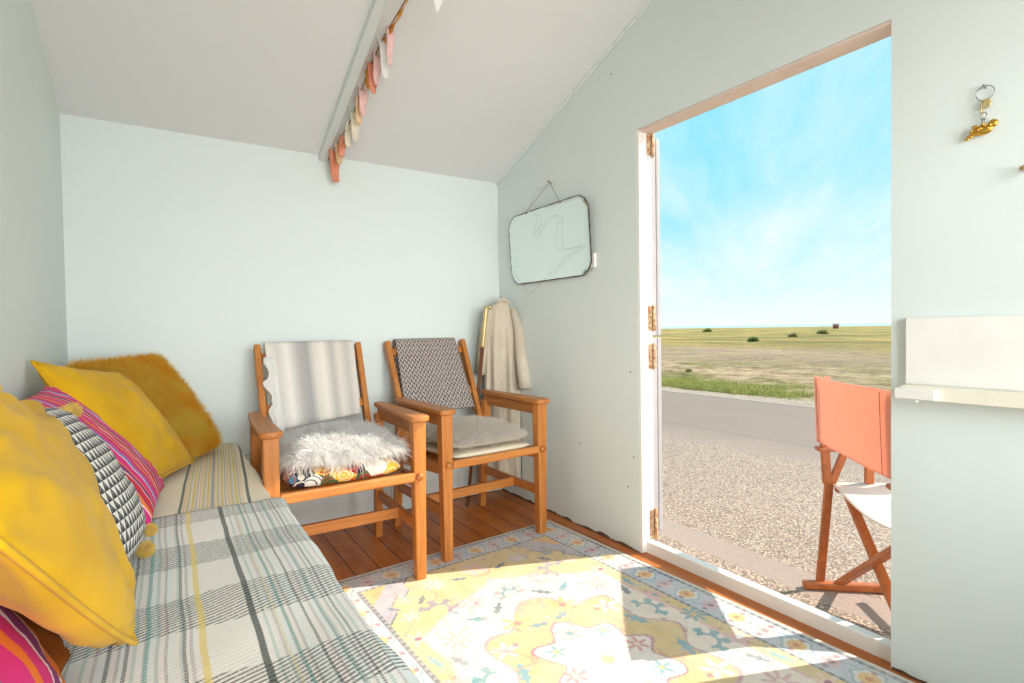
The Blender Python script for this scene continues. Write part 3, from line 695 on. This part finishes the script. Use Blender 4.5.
piping(ed, .0045, M['mustard'], c_); tag(c_, 'plain mustard velvet cushion leaning in front of the shaggy fur one', 'cushion')
c_, ed, *_ = cushion('striped_cushion', (-.300, 1.58, .850), (-.290, 2.03, .862), (-.012, 2.03, .515), (-.04, 1.60, .515), .050, M['pinkstripe'], wr=.006, seed=8.)
tag(c_, 'pink, red and purple striped cushion behind the black and white one', 'cushion')
c_, ed, *_ = cushion('patterned_cushion', (-.240, 1.235, .862), (-.212, 1.530, .842), (-.055, 1.475, .550), (-.09, 1.18, .565), .062, M['bw'], wr=.004, seed=2., pinch=-.04)
tag(c_, 'black and white triangle pattern cushion with yellow pompoms', 'cushion')
def pompom(p, par, s=1.0):
    N = 420; d_ = rng.normal(size=(N, 3)); d_ /= np.linalg.norm(d_, axis=1, keepdims=True); vv, ff = strands(np.array(p)+d_*.004*s, d_, .0135*s, .0012, .0, .3, 2); fast_mesh('pompom', vv, ff, M['pompom'], par)
for p, s in (((-.185, 1.475, .832), 1.15), ((-.178, 1.540, .832), 1.15), ((-.040, 1.495, .545), .95), ((-.048, 1.44, .520), 1.2), ((-.24, 1.18, .915), 1), ((-.095, 1.11, .54), 1)): pompom(p, c_, s)
c_, ed, *_ = cushion('velvet_cushion', (-.255, .90, .925), (-.195, 1.265, .852), (-.048, .970, .538), (-.12, .60, .83), .066, M['mustard'], n=44, wr=.011, seed=11., pinch=-.07)
piping(ed, .004, M['mustard'], c_); tag(c_, 'big mustard velvet cushion nearest the camera, in front of the pompom one', 'cushion')
c_, ed, *_ = cushion('brown_cushion', (-.318, .62, .80), (-.300, 1.06, .76), (-.130, 1.03, .520), (-.15, .62, .52), .030, M['rustv'], wr=.006, seed=21.)
tag(c_, 'rust brown cushion mostly hidden beneath the big mustard one', 'cushion')
c_, ed, *_ = cushion('magenta_cushion', (-.285, .50, .83), (-.25, .985, .735), (-.125, .92, .520), (-.10, .45, .54), .045, M['magenta'], wr=.004, seed=31.)
tag(c_, 'magenta and orange striped cushion at the bottom left corner', 'cushion')

# ---------------------------------------------------------------- wooden armchairs
def armchair(loc, rz, label, wide=0.0):
    t = empty('armchair', loc, rz, label=label, cat='chair', group='wooden armchairs against the back wall')
    AH = .632; hw = .268+wide
    for s in (-1, 1):
        x = s*(hw-.0225+.012)
        m = MB(); m.bar((x, 0, 0), (x, 0, AH), .040, .040, (0, 1, 0), .054, .050); lg = m.build('leg', M['oak'], t, .004)
        m = MB(); m.tube([(x-s*.004, -.022, .414), (x-s*.004, -.036, .414)], [.016, .013], 14); m.build('peg', M['oak_d'], lg)
        m = MB(); m.bar((x, .545, -.0085), (x-s*.004, .475, AH-.03), .034, .038, (0, 1, 0), .040, .046); m.build('leg', M['oak'], t, .004)
        # armrest: flat board, rounded front, narrower to the back
        xa = s*(hw-.010); pr = []
        for k in range(9): a = math.pi*(k/8); pr.append((xa-.038*math.cos(a), -.028-.022*math.sin(a)))
        pr += [(xa+.034, .30), (xa+.018, .50), (xa-.022, .50), (xa-.034, .30)]
        MB().prism(pr, 'z', AH, AH+.024).build('armrest', M['oak_d'], t, .007, 3)
        m = MB(); m.bar((x, .02, AH-.028), (x, .485, AH-.028), .022, .054); m.build('arm_rail', M['oak_d'], t, .004)
        m = MB(); m.bar((x-s*.004, .01, .392), (x-s*.004, .53, .350), .024, .050); m.build('seat_side_rail', M['oak_d'], t, .003)
        m = MB(); m.bar((x, .01, .205), (x, .53, .205), .022, .042); m.build('side_stretcher', M['oak_d'], t, .004)
        # back post, leaning back
        xb = s*.222
        m = MB(); m.bar((xb, .435, .35), (xb+s*.008, .700, .932), .028, .048, (0, 1, 0)); m.build('back_post', M['oak'], t, .006, 3)
    m = MB(); m.bar((-hw+.034, .020-.038, .414), (hw-.034, .020-.038, .414), .024, .036); m.build('front_rail', M['oak_y'], t, .006, 3)
    m = MB(); m.bar((-hw+.01, .50, .352), (hw-.01, .50, .352), .024, .05); m.build('back_rail', M['oak_y'], t, .003)
    m = MB(); m.bar((-hw+.02, .22, .205), (hw-.02, .22, .205), .022, .044); m.build('cross_stretcher', M['oak_y'], t, .003)
    for k in range(5):
        y = .055+k*.098; m = MB(); m.bar((-hw+.03, y, .402-k*.0085), (hw-.03, y, .402-k*.0085), .062, .012); m.build('seat_slat', M['oak_y'], t, .002)
    dr = V((0, .265, .582)).normalized()
    for q in (.05, .33, .58):
        p = V((0, .435, .35))+dr*q; m = MB(); m.bar((-.213, p.y, p.z), (.213, p.y, p.z), .020, .040, dr); m.build('back_slat', M['oak_y'], t, .004)
    return t
CH1 = armchair((.565, 1.985, .0088), math.radians(-1.5), 'left oak armchair beside the bed with a long haired white sheepskin', .012)
CH2 = armchair((1.252, 2.070, .0088), math.radians(2.0), 'right oak armchair in the corner with a dark zigzag cloth over its back')
# rug is 8 mm thick under the front feet
def draped(name, ch, xl, xr, front, back, m, label, cat, th=.006, skew=0.0, amp=.004, flare=0.0, seed=0.0):
    """cloth folded over the top of a chair back: behind, over the top, down the front"""
    dr = V((0, .265, .582)).normalized(); nr = V((0, -dr.z, dr.y)); base = V((0, .435, .35)); top = .632; o_ = .028
    path = []; nb, nt, nf = 12, 7, 26
    for i in range(nb): path.append(base+dr*(top-back*(1-i/nb))-nr*o_)
    for i in range(nt): a = math.pi*i/(nt-1); path.append(base+dr*(top+.022*math.sin(a))-nr*o_*math.cos(a))
    for i in range(1, nf+1): path.append(base+dr*(top-front*i/nf)+nr*(o_+.0))
    n = 36; v = []; uv = []; P = len(path)
    for j, p in enumerate(path):
        fr = max(0, (j-nb-nt)/nf)
        for i in range(n+1):
            u = i/n; x = xl+(xr-xl)*u; x = x+flare*fr*(u-.5)
            k = amp*(.3+fr)*(math.sin(u*17+seed)+.7*math.sin(u*31+seed*2))
            q = V((x, p.y, p.z))+nr*abs(k)+dr*(skew*fr*(1-u)); v.append(q); uv.append((u, 1-j/P))
    f = [(j*(n+1)+i, j*(n+1)+i+1, (j+1)*(n+1)+i+1, (j+1)*(n+1)+i) for j in range(P-1) for i in range(n)]
    o = mesh_obj(name, v, f, m, None, True, uv); s = o.modifiers.new('s', 'SOLIDIFY'); s.thickness = th; s.offset = 1
    o.location = ch.location; o.rotation_euler = ch.rotation_euler; tag(o, label, cat); return o
draped('grey_throw', CH1, -.200, .205, .365, .30, M['greythrow'], 'grey and cream striped throw folded over the back of the left armchair', 'throw', .010, -.045, .0022, -.03, .5)
draped('zigzag_cloth', CH2, -.190, .175, .408, .25, M['zig'], 'black and cream zigzag woven cloth over the back of the right armchair', 'cloth', .010, .0, .0022, .045, 2.)
# loose white fleece hanging behind the left post of armchair one
def fleece():
    v = []; n, k = 12, 34
    for j in range(k+1):
        t = j/k; z = .880-.40*t; y = .435+.265*(z-.35)/.582-.040
        lft = -.196-.010*math.sin(t*11)-.012*math.sin(t*23+1)-(.016 if .25 < t < .5 else 0); rgt = -.165+.020*t
        for i in range(n+1):
            u = i/n; v.append((lft+(rgt-lft)*u, y-.004-.006*math.sin(u*7+t*6), z))
    f = [(j*(n+1)+i, j*(n+1)+i+1, (j+1)*(n+1)+i+1, (j+1)*(n+1)+i) for j in range(k) for i in range(n)]
    o = mesh_obj('fleece', v, f, M['whitefur'], None, True); s = o.modifiers.new('s', 'SOLIDIFY'); s.thickness = .005
    o.location = CH1.location; o.rotation_euler = CH1.rotation_euler; tag(o, 'ragged white fleece hanging at the left of the grey throw', 'fleece')
fleece()
# seat cushions and skins
def slab(x0, x1, y0, y1, z0, z1, dome, slope, seed, n=26, r=.35):
    """rounded seat cushion as verts / faces"""
    v = []; f = []; k = n+1
    for side in (1, -1):
        for i in range(k):
            for j in range(k):
                u = -1+2*i/n; w = -1+2*j/n; uu = u*(1-.03*(1-abs(w)))*(1-.06*w*w*w*w); ww = w*(1-.06*u*u*u*u)
                e = ((1-abs(u)**5)*(1-abs(w)**5))**r; zm = (z0+z1)/2
                h = (z1-z0)/2*e+(dome*(1-u*u)*(1-w*w)+.006*noise.noise(V((u*3, w*3, seed))) if side > 0 else 0)*e
                y = y0+(y1-y0)*(ww+1)/2; v.append((x0+(x1-x0)*(uu+1)/2, y, zm+side*h+slope*(y-y0)))
    for s_, o in ((1, 0), (-1, k*k)):
        for i in range(n):
            for j in range(n):
                q = (o+i*k+j, o+(i+1)*k+j, o+(i+1)*k+j+1, o+i*k+j+1); f.append(q if s_ > 0 else q[::-1])
    return v, f
def cush(name, ch, args, m, label, cat):
    v, f = slab(*args); o = mesh_obj(name, v, f, m, None, True); bm = bmesh.new(); bm.from_mesh(o.data); bmesh.ops.remove_doubles(bm, verts=bm.verts, dist=1e-5); bm.to_mesh(o.data); bm.free()
    o.location = ch.location; o.rotation_euler = ch.rotation_euler; tag(o, label, cat); return o
cush('seat_cushion', CH1, (-.222, .215, .0, .42, .422, .500, .0, -.05, 1.), M['floral'], 'bright multicoloured floral seat cushion under the white sheepskin', 'cushion')
cush('seat_pad', CH2, (-.222, .222, -.01, .44, .422, .452, .0, -.05, 1.), M['creampad'], 'flat cream seat pad on the right armchair', 'cushion')
def skin(name, ch, args, m, N, ln, r, droop, wand, label, fringe=0.0):
    v, f = slab(*args); o = mesh_obj(name, v, f, m, None, True)
    zm_ = np.mean([q[2] for q in v])-.006; bp, bn = sample_surface(v, f, N, lambda c, n: (c[:, 2] > zm_)*1.0)
    bn = bn*np.sign(((bp-np.mean(np.array(v), 0))*bn).sum(1)+1e-9)[:, None]
    cen = np.array([np.mean([q[0] for q in v]), np.mean([q[1] for q in v]), min(q[2] for q in v)])
    out = (bp-cen); out[:, 2] *= .3; d_ = bn*.55+out*3.0; d_[:, 1] -= .35; le = ln*(.55+.6*rng.random(N))
    front = bp[:, 1] < args[2]+.06; le = np.where(front, le*(1+fringe*rng.random(N)), le)
    # clump the hair into locks
    ax = np.round(bp*45+rng.normal(size=(1, 3)))/45; h_ = np.sin(ax[:, :1]*917+ax[:, 1:2]*631)*.5; d_[:, :1] += h_*.5; d_[:, 2:] += np.cos(ax[:, :1]*517+ax[:, 1:2]*331)*.22
    vv, ff = strands(bp, d_, le, r, droop, wand, 4); vv[:, 2] = np.maximum(vv[:, 2], .395)
    fast_mesh('wool', vv, ff, m, o); o.location = ch.location; o.rotation_euler = ch.rotation_euler; tag(o, label, 'sheepskin')
skin('sheepskin', CH1, (-.205, .215, -.002, .42, .496, .545, .030, .03, 5.), M['whitefur'], 24000, .052, .0012, 1.3, .6, 'long haired white sheepskin on the seat of the left armchair', .9)
skin('sheepskin', CH2, (-.205, .215, .02, .43, .455, .500, .034, .02, 6.), M['creamfur'], 26000, .030, .0012, .9, .7, 'short cream sheepskin cushion on the seat of the right armchair', .3)

# ---------------------------------------------------------------- coat and stick in the corner
def coat():
    cx, cy = 1.648, 2.640; ax = V((.45, -.89, 0)).normalized(); ay = V((.89, .45, 0)).normalized()
    # local: across the corner, facing the room
    v = []; n = 72; Z = np.linspace(1.165, .10, 46)
    for z in Z:
        t = (1.165-z)/1.065; hwid = .030+.060*min(1, t*5)**.6+.040*t; dep = .018+.030*min(1, t*4)
        for i in range(n):
            a = 2*math.pi*i/n; fold = 1+(.16+.34*t)*math.sin(a*7+t*2.2)*min(1, t*3)+.16*math.sin(a*13+1-t*3)*min(1, t*3)
            p = V((cx, cy, z))+V((.80, -.60, 0))*0+V((.72, -.42, 0)).normalized()*(math.cos(a)*hwid*(1+.06*math.sin(5*t+a)))+V((-.42, -.72, 0)).normalized()*(math.sin(a)*dep*fold)
            p.x = min(p.x, W-.006); p.y = min(p.y, B-.006); v.append(p)
    m_ = len(Z); f = [(j*n+i, j*n+(i+1) % n, (j+1)*n+(i+1) % n, (j+1)*n+i) for j in range(m_-1) for i in range(n)]+[tuple(range(n))]
    e = mesh_obj('coat', v, f, M['coat'], None, True); tag(e, 'long beige linen coat hanging in the corner behind the right armchair', 'coat')
    # sleeve, collar
    mb = MB(); pts = [(cx+.055, cy-.045, 1.12), (cx+.075, cy-.075, 1.00), (cx+.066, cy-.105, .86), (cx+.070, cy-.125, .74), (cx+.066, cy-.145, .66)]
    mb.tube(pts, [.020, .030, .032, .036, .036], 14); o = mb.build('sleeve', M['coat'], e)
    mb = MB(); pts = [(cx-.050, cy+.030, 1.13), (cx-.085, cy+.045, 1.0), (cx-.100, cy+.050, .86), (cx-.112, cy+.055, .74)]; mb.tube(pts, [.018, .026, .028, .030], 14); mb.build('sleeve', M['coat'], e)
    mb = MB(); mb.tube([(cx-.035, cy+.01, 1.150), (cx-.012, cy-.022, 1.172), (cx+.022, cy-.025, 1.172), (cx+.045, cy-.03, 1.145)], [.008, .013, .013, .008], 10); mb.build('collar', M['coat'], e)
    for z in (.98, .84, .70):
        mb = MB(); mb.ball((cx-.030, cy-.050-.02*(1-z), z), .007, 6, (1, .5, 1)); mb.build('button', M['creampad'], e)
coat()
m = MB(); m.box((W-.006, 2.70, 1.13), (W, 2.725, 1.19)); m.tube([(W-.004, 2.712, 1.17), (W-.04, 2.70, 1.165), (W-.058, 2.69, 1.18), (W-.060, 2.688, 1.20)], .004, 8); m.tube([(W-.004, 2.712, 1.15), (W-.03, 2.705, 1.145), (W-.04, 2.70, 1.16)], .004, 8)
tag(m.build('coat_hook', M['steel']), 'small dull metal hook the beige coat hangs from', 'hook')
st = empty('walking_stick', (1.415, 2.655, 0), label='dark wooden walking stick with a pale brass handle leaning by the coat', cat='walking stick')
a, b = V((0, 0, 0)), V((.125, -.035, 1.135)); m = MB(); m.tube([a+(b-a)*.012, a+(b-a)*.79], [.009, .011], 12); m.build('shaft', M['darkwood'], st)
m = MB(); m.tube([a+(b-a)*.79, a+(b-a)*.80, a+(b-a)*.97, a+(b-a)*.985, b], [.012, .014, .013, .015, .010], 12); m.tube([b-V((0, 0, .010)), b+V((.016, -.01, -.002)), b+V((.022, -.014, -.020))], [.009, .008, .006], 8); m.build('handle', M['brass'], st)
m = MB(); m.tube([a, a+(b-a)*.03], [.011, .0095], 12); m.build('ferrule', M['dark'], st)

# ---------------------------------------------------------------- mirror
mr = empty('mirror', (W, 2.275, 1.45), label='frameless mirror with clipped corners hanging on a chain beside the door', cat='mirror')
yl, yr_, zt, zb, ch_ = .352, -.345, .198, -.190, .085
def mirror_outline(g=0.0):
    P = []
    for (cy, cz, a0) in ((yl-ch_, zt-ch_, 0), (yr_+ch_, zt-ch_, 90), (yr_+ch_, zb+ch_, 180), (yl-ch_, zb+ch_, 270)):
        for k in range(3):
            a = math.radians(a0+14+k*62/2); P.append((cy+(ch_+g)*math.cos(a), cz+(ch_+g)*math.sin(a)))
    return P
def outline3(g, x): return [V((x, p[0], p[1])) for p in mirror_outline(g)]
M['mirror'] = mat('mirror_glass', var(rgb(226, 234, 231), .01, 3), .04, 1.0)
tilt = lambda p: V((p.x-.010-(p.z-zb)*.06, p.y, p.z))
m = MB(); A = [tilt(q) for q in outline3(-.012, -.008)]; A2 = [tilt(q) for q in outline3(0, -.0055)]; Bk = [tilt(q) for q in outline3(0, .0)]; n = len(A)
m.add(A+A2+Bk, [tuple(range(n))]+[(i, (i+1) % n, n+(i+1) % n, n+i) for i in range(n)]+[(n+i, n+(i+1) % n, 2*n+(i+1) % n, 2*n+i) for i in range(n)]+[tuple(range(3*n-1, 2*n-1, -1))]); m.build('glass', M['mirror'], mr)
m = MB(); pts = [tilt(q) for q in outline3(.002, -.003)]; fine = []
for i in range(n):
    for k in range(8): fine.append(pts[i].lerp(pts[(i+1) % n], k/8)+V((0, random.uniform(-.001, .001), random.uniform(-.001, .001))))
m.tube(fine+fine[:2], [.0028+.0014*(i % 2) for i in range(len(fine)+2)], 6, False); m.build('beaded_edge', mat('dark_bead_edge', var(rgb(92, 78, 58), .2, 60), .6), mr)
m = MB(); ap = V((-.014, -.018+.0, .325))
for y0, z0 in ((.17, .196), (-.135, .196)):
    p0 = tilt(V((-.008, y0, z0))); k = 26
    for i in range(k):
        a = p0.lerp(ap, i/k); b = p0.lerp(ap, (i+.85)/k); m.tube([a, (a+b)/2+V((0, .0022*(-1)**i, 0)), b], .0016, 5)
    m.ball(p0, .006, 6)
m.build('chain', M['wire'], mr)
m = MB(); m.tube([(0, -.018, .322), (-.022, -.018, .330)], .0028, 8); m.ball((-.022, -.018, .330), .005, 6); m.build('nail', M['wire'], mr)
# thin fairy-light wire looped around the mirror
m = MB(); wp = [(-.012, -.07, .305), (-.010, .10, .300), (-.030, .12, .21), (-.040, .05, .14), (-.036, .09, .05), (-.038, .0, .11), (-.036, -.13, .12), (-.036, -.12, -.04), (-.026, -.30, -.05), (-.026, -.17, -.09), (-.022, -.10, -.13), (-.018, .05, -.20), (-.010, .16, -.25), (-.010, .24, -.20), (-.018, .34, -.10)]
sm = []
for i in range(len(wp)-1):
    p0, p1, p2, p3 = [V(wp[max(0, min(len(wp)-1, q))]) for q in (i-1, i, i+1, i+2)]
    for k in range(8):
        t = k/8; sm.append(.5*((2*p1)+(p2-p0)*t+(2*p0-5*p1+4*p2-p3)*t*t+(-p0+3*p1-3*p2+p3)*t**3))
sm = [V((min(q.x, -.004)-.012, q.y, q.z)) for q in sm]
m.tube(sm, .0005, 5)
for i in range(6, len(sm), 11): m.ball(sm[i], .0022, 5)
o = m.build('wire_lights', M['wire']); o.location = (W, 2.275, 1.45); tag(o, 'thin wire of tiny lights looped around the hanging mirror', 'string lights')
m = MB(); m.box((W-.012, 1.915, 1.29), (W, 1.945, 1.36)); tag(m.build('wall_switch', M['white_wood'], bevel=.003), 'small pale plastic clip on the wall at the right edge of the mirror', 'clip')

# ---------------------------------------------------------------- ledge, keys and hook right of the door
sh = empty('wall_ledge', (W, .16, .80), label='white wall ledge with a tall back board right of the door', cat='shelf')
MB().box((-.020, -.62, .032), (-.0005, .478, .215)).build('back_board', M['white_wood'], sh, .002)
MB().box((-.072, -.62, -.004), (-.0005, .470, .032)).build('ledge_board', mat('cream_gloss_wood', var(rgb(236, 230, 212), .02, 8), .4), sh, .002)
m = MB(); m.box((-.092, .385, -.002), (-.070, .478, .026)); m.ball((-.081, .43, -.006), .005, 6); m.build('catch', M['white_wood'], sh, .003)
ky = empty('keyring', (W, .474, 1.575), label='keyring with a small gold charm hanging on the wall right of the door', cat='keyring')
def ring(m, c, R, r, ax='x', n=22, sq=1.0):
    pts = []
    for i in range(n+2):
        a = 2*math.pi*i/n; pts.append(V(c)+(V((0, math.cos(a)*R, math.sin(a)*R*sq)) if ax == 'x' else V((math.cos(a)*R, 0, math.sin(a)*R*sq))))
    m.tube(pts, r, 7, False)
m = MB(); m.tube([(0, 0, .012), (-.012, 0, .016)], .002, 8); m.ball((-.012, 0, .016), .0035, 6); m.build('nail', M['steel'], ky)
m = MB(); ring(m, (-.008, -.002, -.003), .018, .0013); m.build('split_ring', M['steel'], ky)
m = MB(); ring(m, (-.009, -.004, -.030), .009, .0018, sq=1.2); ring(m, (-.009, .004, -.044), .007, .0016, 'y', sq=1.3); m.box((-.013, -.012, -.036), (-.006, .000, -.020)); m.build('clasp', M['brass'], ky)
m = MB(); ring(m, (-.009, .0, -.060), .006, .0012, sq=1.6); ring(m, (-.009, .0, -.072), .005, .0012, 'y', sq=1.4); m.build('link', M['steel'], ky)
m = MB(); m.ball((-.010, .002, -.094), .016, 10, (.5, 1.35, .8)); m.ball((-.010, -.018, -.083), .010, 8, (.6, 1, 1))
for k in range(3): m.ball((-.010, .022+k*.006, -.100-k*.004), .007-.001*k, 6, (.6, 1.2, .7))
for k in range(9): m.ball((-.018, -.014+k*.0045, -.088-.006*math.sin(k*1.7)), .0042, 5)
m.build('charm', M['gold'], ky)
m = MB(); m.ball((W-.004, .392, 1.366), .008, 8, (.5, 1, 1)); m.tube([(W-.002, .392, 1.366), (W-.022, .392, 1.366), (W-.034, .398, 1.362)], [.004, .0035, .0055], 8); m.tube([(W-.034, .400, 1.362), (W-.034, .375, 1.366)], [.0055, .0055], 8)
tag(m.build('wall_peg', M['brass']), 'small brass peg at the right edge below the keyring', 'peg')
m = MB()
for y, z in ((1.70, .80), (1.685, .42), (1.72, .28), (1.80, 2.16), (2.05, .42)): m.ball((W-.0005, y, z), .004, 5, (.4, 1, 1))
struct(m.build('trim_6', M['dark']))

# ---------------------------------------------------------------- bunting under the rafter
bt = empty('bunting', (.75, 2.2, 2.1), label='string of faded pink, cream and orange pennants along the rafter', cat='bunting')
def cord_pt(t):
    P = [(.722, 2.785, 1.878), (.748, 2.47, 1.985), (.752, 2.24, 2.105), (.756, 2.05, 2.165), (.756, 1.82, 2.190), (.80, 1.55, 2.29)]
    t = max(0, min(.9999, t))*(len(P)-1); i = int(t); f_ = t-i; return V(P[i]).lerp(V(P[i+1]), f_)-V((.75, 2.2, 2.1))
m = MB(); m.tube([cord_pt(i/30) for i in range(31)], .003, 6); m.build('cord', mat('tan_cord', var(rgb(170, 118, 70), .1, 50), .8), bt)
def ribbon(t0, t1, wid, m_, name='ribbon'):
    v = []; n = 30
    for i in range(n+1):
        p = cord_pt(t0+(t1-t0)*i/n); w_ = wid*(.25+.75*math.sin(math.pi*min(1, .12+i/n)))
        for k in range(4): v.append(p+V((.004+.003*math.sin(i*.9+k), .002*math.sin(i), -.002-w_*k/3)))
    f_ = [(i*4+k, i*4+k+1, (i+1)*4+k+1, (i+1)*4+k) for i in range(n) for k in range(3)]
    o = mesh_obj(name, v, f_, m_, bt, True); s = o.modifiers.new('s', 'SOLIDIFY'); s.thickness = .0015
FC = {k: mat(k+'_pennant_cotton', var(c, .06, 30), .9) for k, c in dict(orange=rgb(238, 166, 70), coral=rgb(232, 150, 120), pink=rgb(240, 198, 192), cream=rgb(236, 226, 204), white=rgb(244, 242, 238), peach=rgb(244, 204, 160)).items()}
ribbon(.52, .86, .020, FC['orange'])
def pennant(t, wid, hgt, colr, yaw=0.0, lean=0.0, crump=.3, dx=.006):
    wid *= 1.30; hgt *= 1.25; yaw += .35; p = cord_pt(t)+V((dx, 0, -.002)); n = 10; v = []; e1 = V((math.sin(yaw), math.cos(yaw), 0))
    sl2 = (cord_pt(min(1, t+.02))-cord_pt(t-.02)); sl2 = -sl2.z/abs(sl2.y)*0
    for j in range(n+1):
        h = j/n
        for i in range(n+1):
            u = i/n-.5; w_ = wid*(1-h*.96); q = p+e1*(u*w_+lean*h)+V((0, 0, -hgt*h)); fold = crump*.03*math.sin(u*9+h*3)*(1-h*.3)
            q += V((math.cos(yaw), -math.sin(yaw), 0))*(fold+.004*math.sin(h*6)); 
            pass
            v.append(q)
    f_ = [(j*(n+1)+i, j*(n+1)+i+1, (j+1)*(n+1)+i+1, (j+1)*(n+1)+i) for j in range(n) for i in range(n)]
    o = mesh_obj('pennant', v, f_, FC[colr], bt, True); s = o.modifiers.new('s', 'SOLIDIFY'); s.thickness = .0012
pennant(.045, .085, .120, 'coral', .55, .01, .8); pennant(.090, .06, .085, 'peach', .9, .0, .6); pennant(.115, .06, .075, 'coral', .2, -.01, .6)
pennant(.175, .07, .085, 'cream', .5, -.01, .6); pennant(.235, .07, .110, 'cream', .8, .0, .5); pennant(.285, .07, .085, 'peach', .5, .0, .5); pennant(.33, .07, .09, 'pink', .7, .0, .4)
pennant(.40, .05, .055, 'orange', .6, .0, .5); pennant(.455, .09, .100, 'coral', .7, .0, .4); pennant(.50, .07, .095, 'pink', .5, .0, .4); pennant(.585, .07, .120, 'white', .8, .01, .4); pennant(.64, .06, .105, 'pink', .5, .01, .4)
b2 = empty('bunting', (.758, 1.565, 2.045), label='white pennant of a second string at the top edge of the picture', cat='bunting')
b2.scale = (1.15, 1.15, 1.15); m = MB(); m.add([(-.02, .02, .085), (.055, -.06, .105), (.012, .03, -.008), (-.02, .0215, .085), (.055, -.0585, .105), (.012, .0315, -.008)], [(0, 1, 2), (5, 4, 3), (0, 3, 4, 1), (1, 4, 5, 2), (2, 5, 3, 0)]); m.build('pennant', FC['white'], b2)
m = MB(); m.tube([(-.15, .115, .055), (-.02, .02, .085), (.055, -.06, .105), (.2, -.23, .17)], .0015, 6); m.build('cord', M['white_wood'], b2)

# ---------------------------------------------------------------- director's chair outside
aw = V((-.665, -.747, 0)).normalized()          # from the far to the near side
fd = V((.747, -.665, 0)).normalized()           # the way the chair faces
dc = empty('folding_chair', (2.243, .962, GZ), label='folding wooden chair with coral canvas back on the road outside', cat='chair')
def P(a, b_, z): return aw*a+fd*b_+V((0, 0, z))
hwid = .290
for s in (-1, 1):
    m = MB(); m.bar(P(s*hwid, -.12, .018), P(s*hwid, .38, .018), .036, .034); o = m.build('foot', M['teak'], dc, .008, 3)
    m = MB(); m.bar(P(s*(hwid-.012), .01, .455), P(s*(hwid-.012), .40, .455), .030, .034); m.build('seat_rail', M['teak'], dc, .005)
    m = MB(); m.bar(P(s*hwid, -.02, .470), P(s*hwid, -.045, .935), .022, .036, fd); m.build('back_post', M['teak'], dc, .005)
    m = MB(); m.bar(P(s*hwid, .05, .610), P(s*hwid, -.005, .465), .022, .030, fd); m.build('brace', M['teak'], dc, .004)
    for bb in (.15, .28): m = MB(); m.bar(P(s*hwid, bb, .470), P(s*hwid, bb, .615), .022, .034, fd); m.build('arm_post', M['teak'], dc, .004)
    m = MB(); m.bar(P(s*hwid, -.065, .625), P(s*hwid, .38, .625), .050, .020); m.build('armrest', M['teak'], dc, .008, 3)
    for bb in (.03, .34): m = MB(); m.bar(P(s*hwid, bb, .030), P(-s*(hwid-.01), bb+s*.022, .450), .022, .036, fd); m.build('leg', M['teak'], dc, .004)
    # upright at the side carrying the frame
    m = MB(); m.bar(P(s*(hwid+.012), -.045, .03), P(s*(hwid+.004), -.010, .475), .020, .034, fd); m.build('side_post', M['teak'], dc, .004)
m = MB(); m.bar(P(-hwid, .36, .26), P(hwid, .36, .26), .020, .028); m.build('cross_bar', M['teak'], dc, .004)
def sheet(pts, name, mm, n=20, sag=0.0, nor=V((0, 0, 1)), th=.004, wrap=None):
    A_, B_, C_, D_ = pts; v = []
    for i in range(n+1):
        for j in range(n+1):
            s, t = i/n, j/n; q = A_*(1-s)*(1-t)+B_*s*(1-t)+C_*s*t+D_*(1-s)*t; v.append(q+nor*sag*math.sin(math.pi*s)*(1+.15*math.sin(t*7))+V((0, 0, .003*math.sin(s*5+t*3))))
    f_ = [(i*(n+1)+j, (i+1)*(n+1)+j, (i+1)*(n+1)+j+1, i*(n+1)+j+1) for i in range(n) for j in range(n)]
    o = mesh_obj(name, v, f_, mm, dc, True); s_ = o.modifiers.new('s', 'SOLIDIFY'); s_.thickness = th; return o
sheet((P(-hwid-.016, -.058, .655), P(hwid+.016, -.058, .655), P(hwid+.016, -.068, .945), P(-hwid-.016, -.068, .945)), 'back_canvas', M['coral'], nor=-fd, sag=.010)
for s in (-1, 1):
    a_, b_ = s*(hwid+.014), s*(hwid-.034); sheet((P(a_, -.016, .658), P(b_, -.016, .658), P(b_, -.024, .942), P(a_, -.024, .942)), 'canvas_sleeve', M['coral'], n=6)
    m = MB(); m.tube([P(b_, -.066-.002, .660), P(b_, -.074, .80), P(b_, -.078, .940)], .0012, 5); m.build('seam', M['seam'], dc)
sheet((P(-hwid, .0, .476), P(hwid, .0, .476), P(hwid, .40, .476), P(-hwid, .40, .476)), 'seat_canvas', M['seatcanvas'], nor=V((0, 0, -1)), sag=.045)
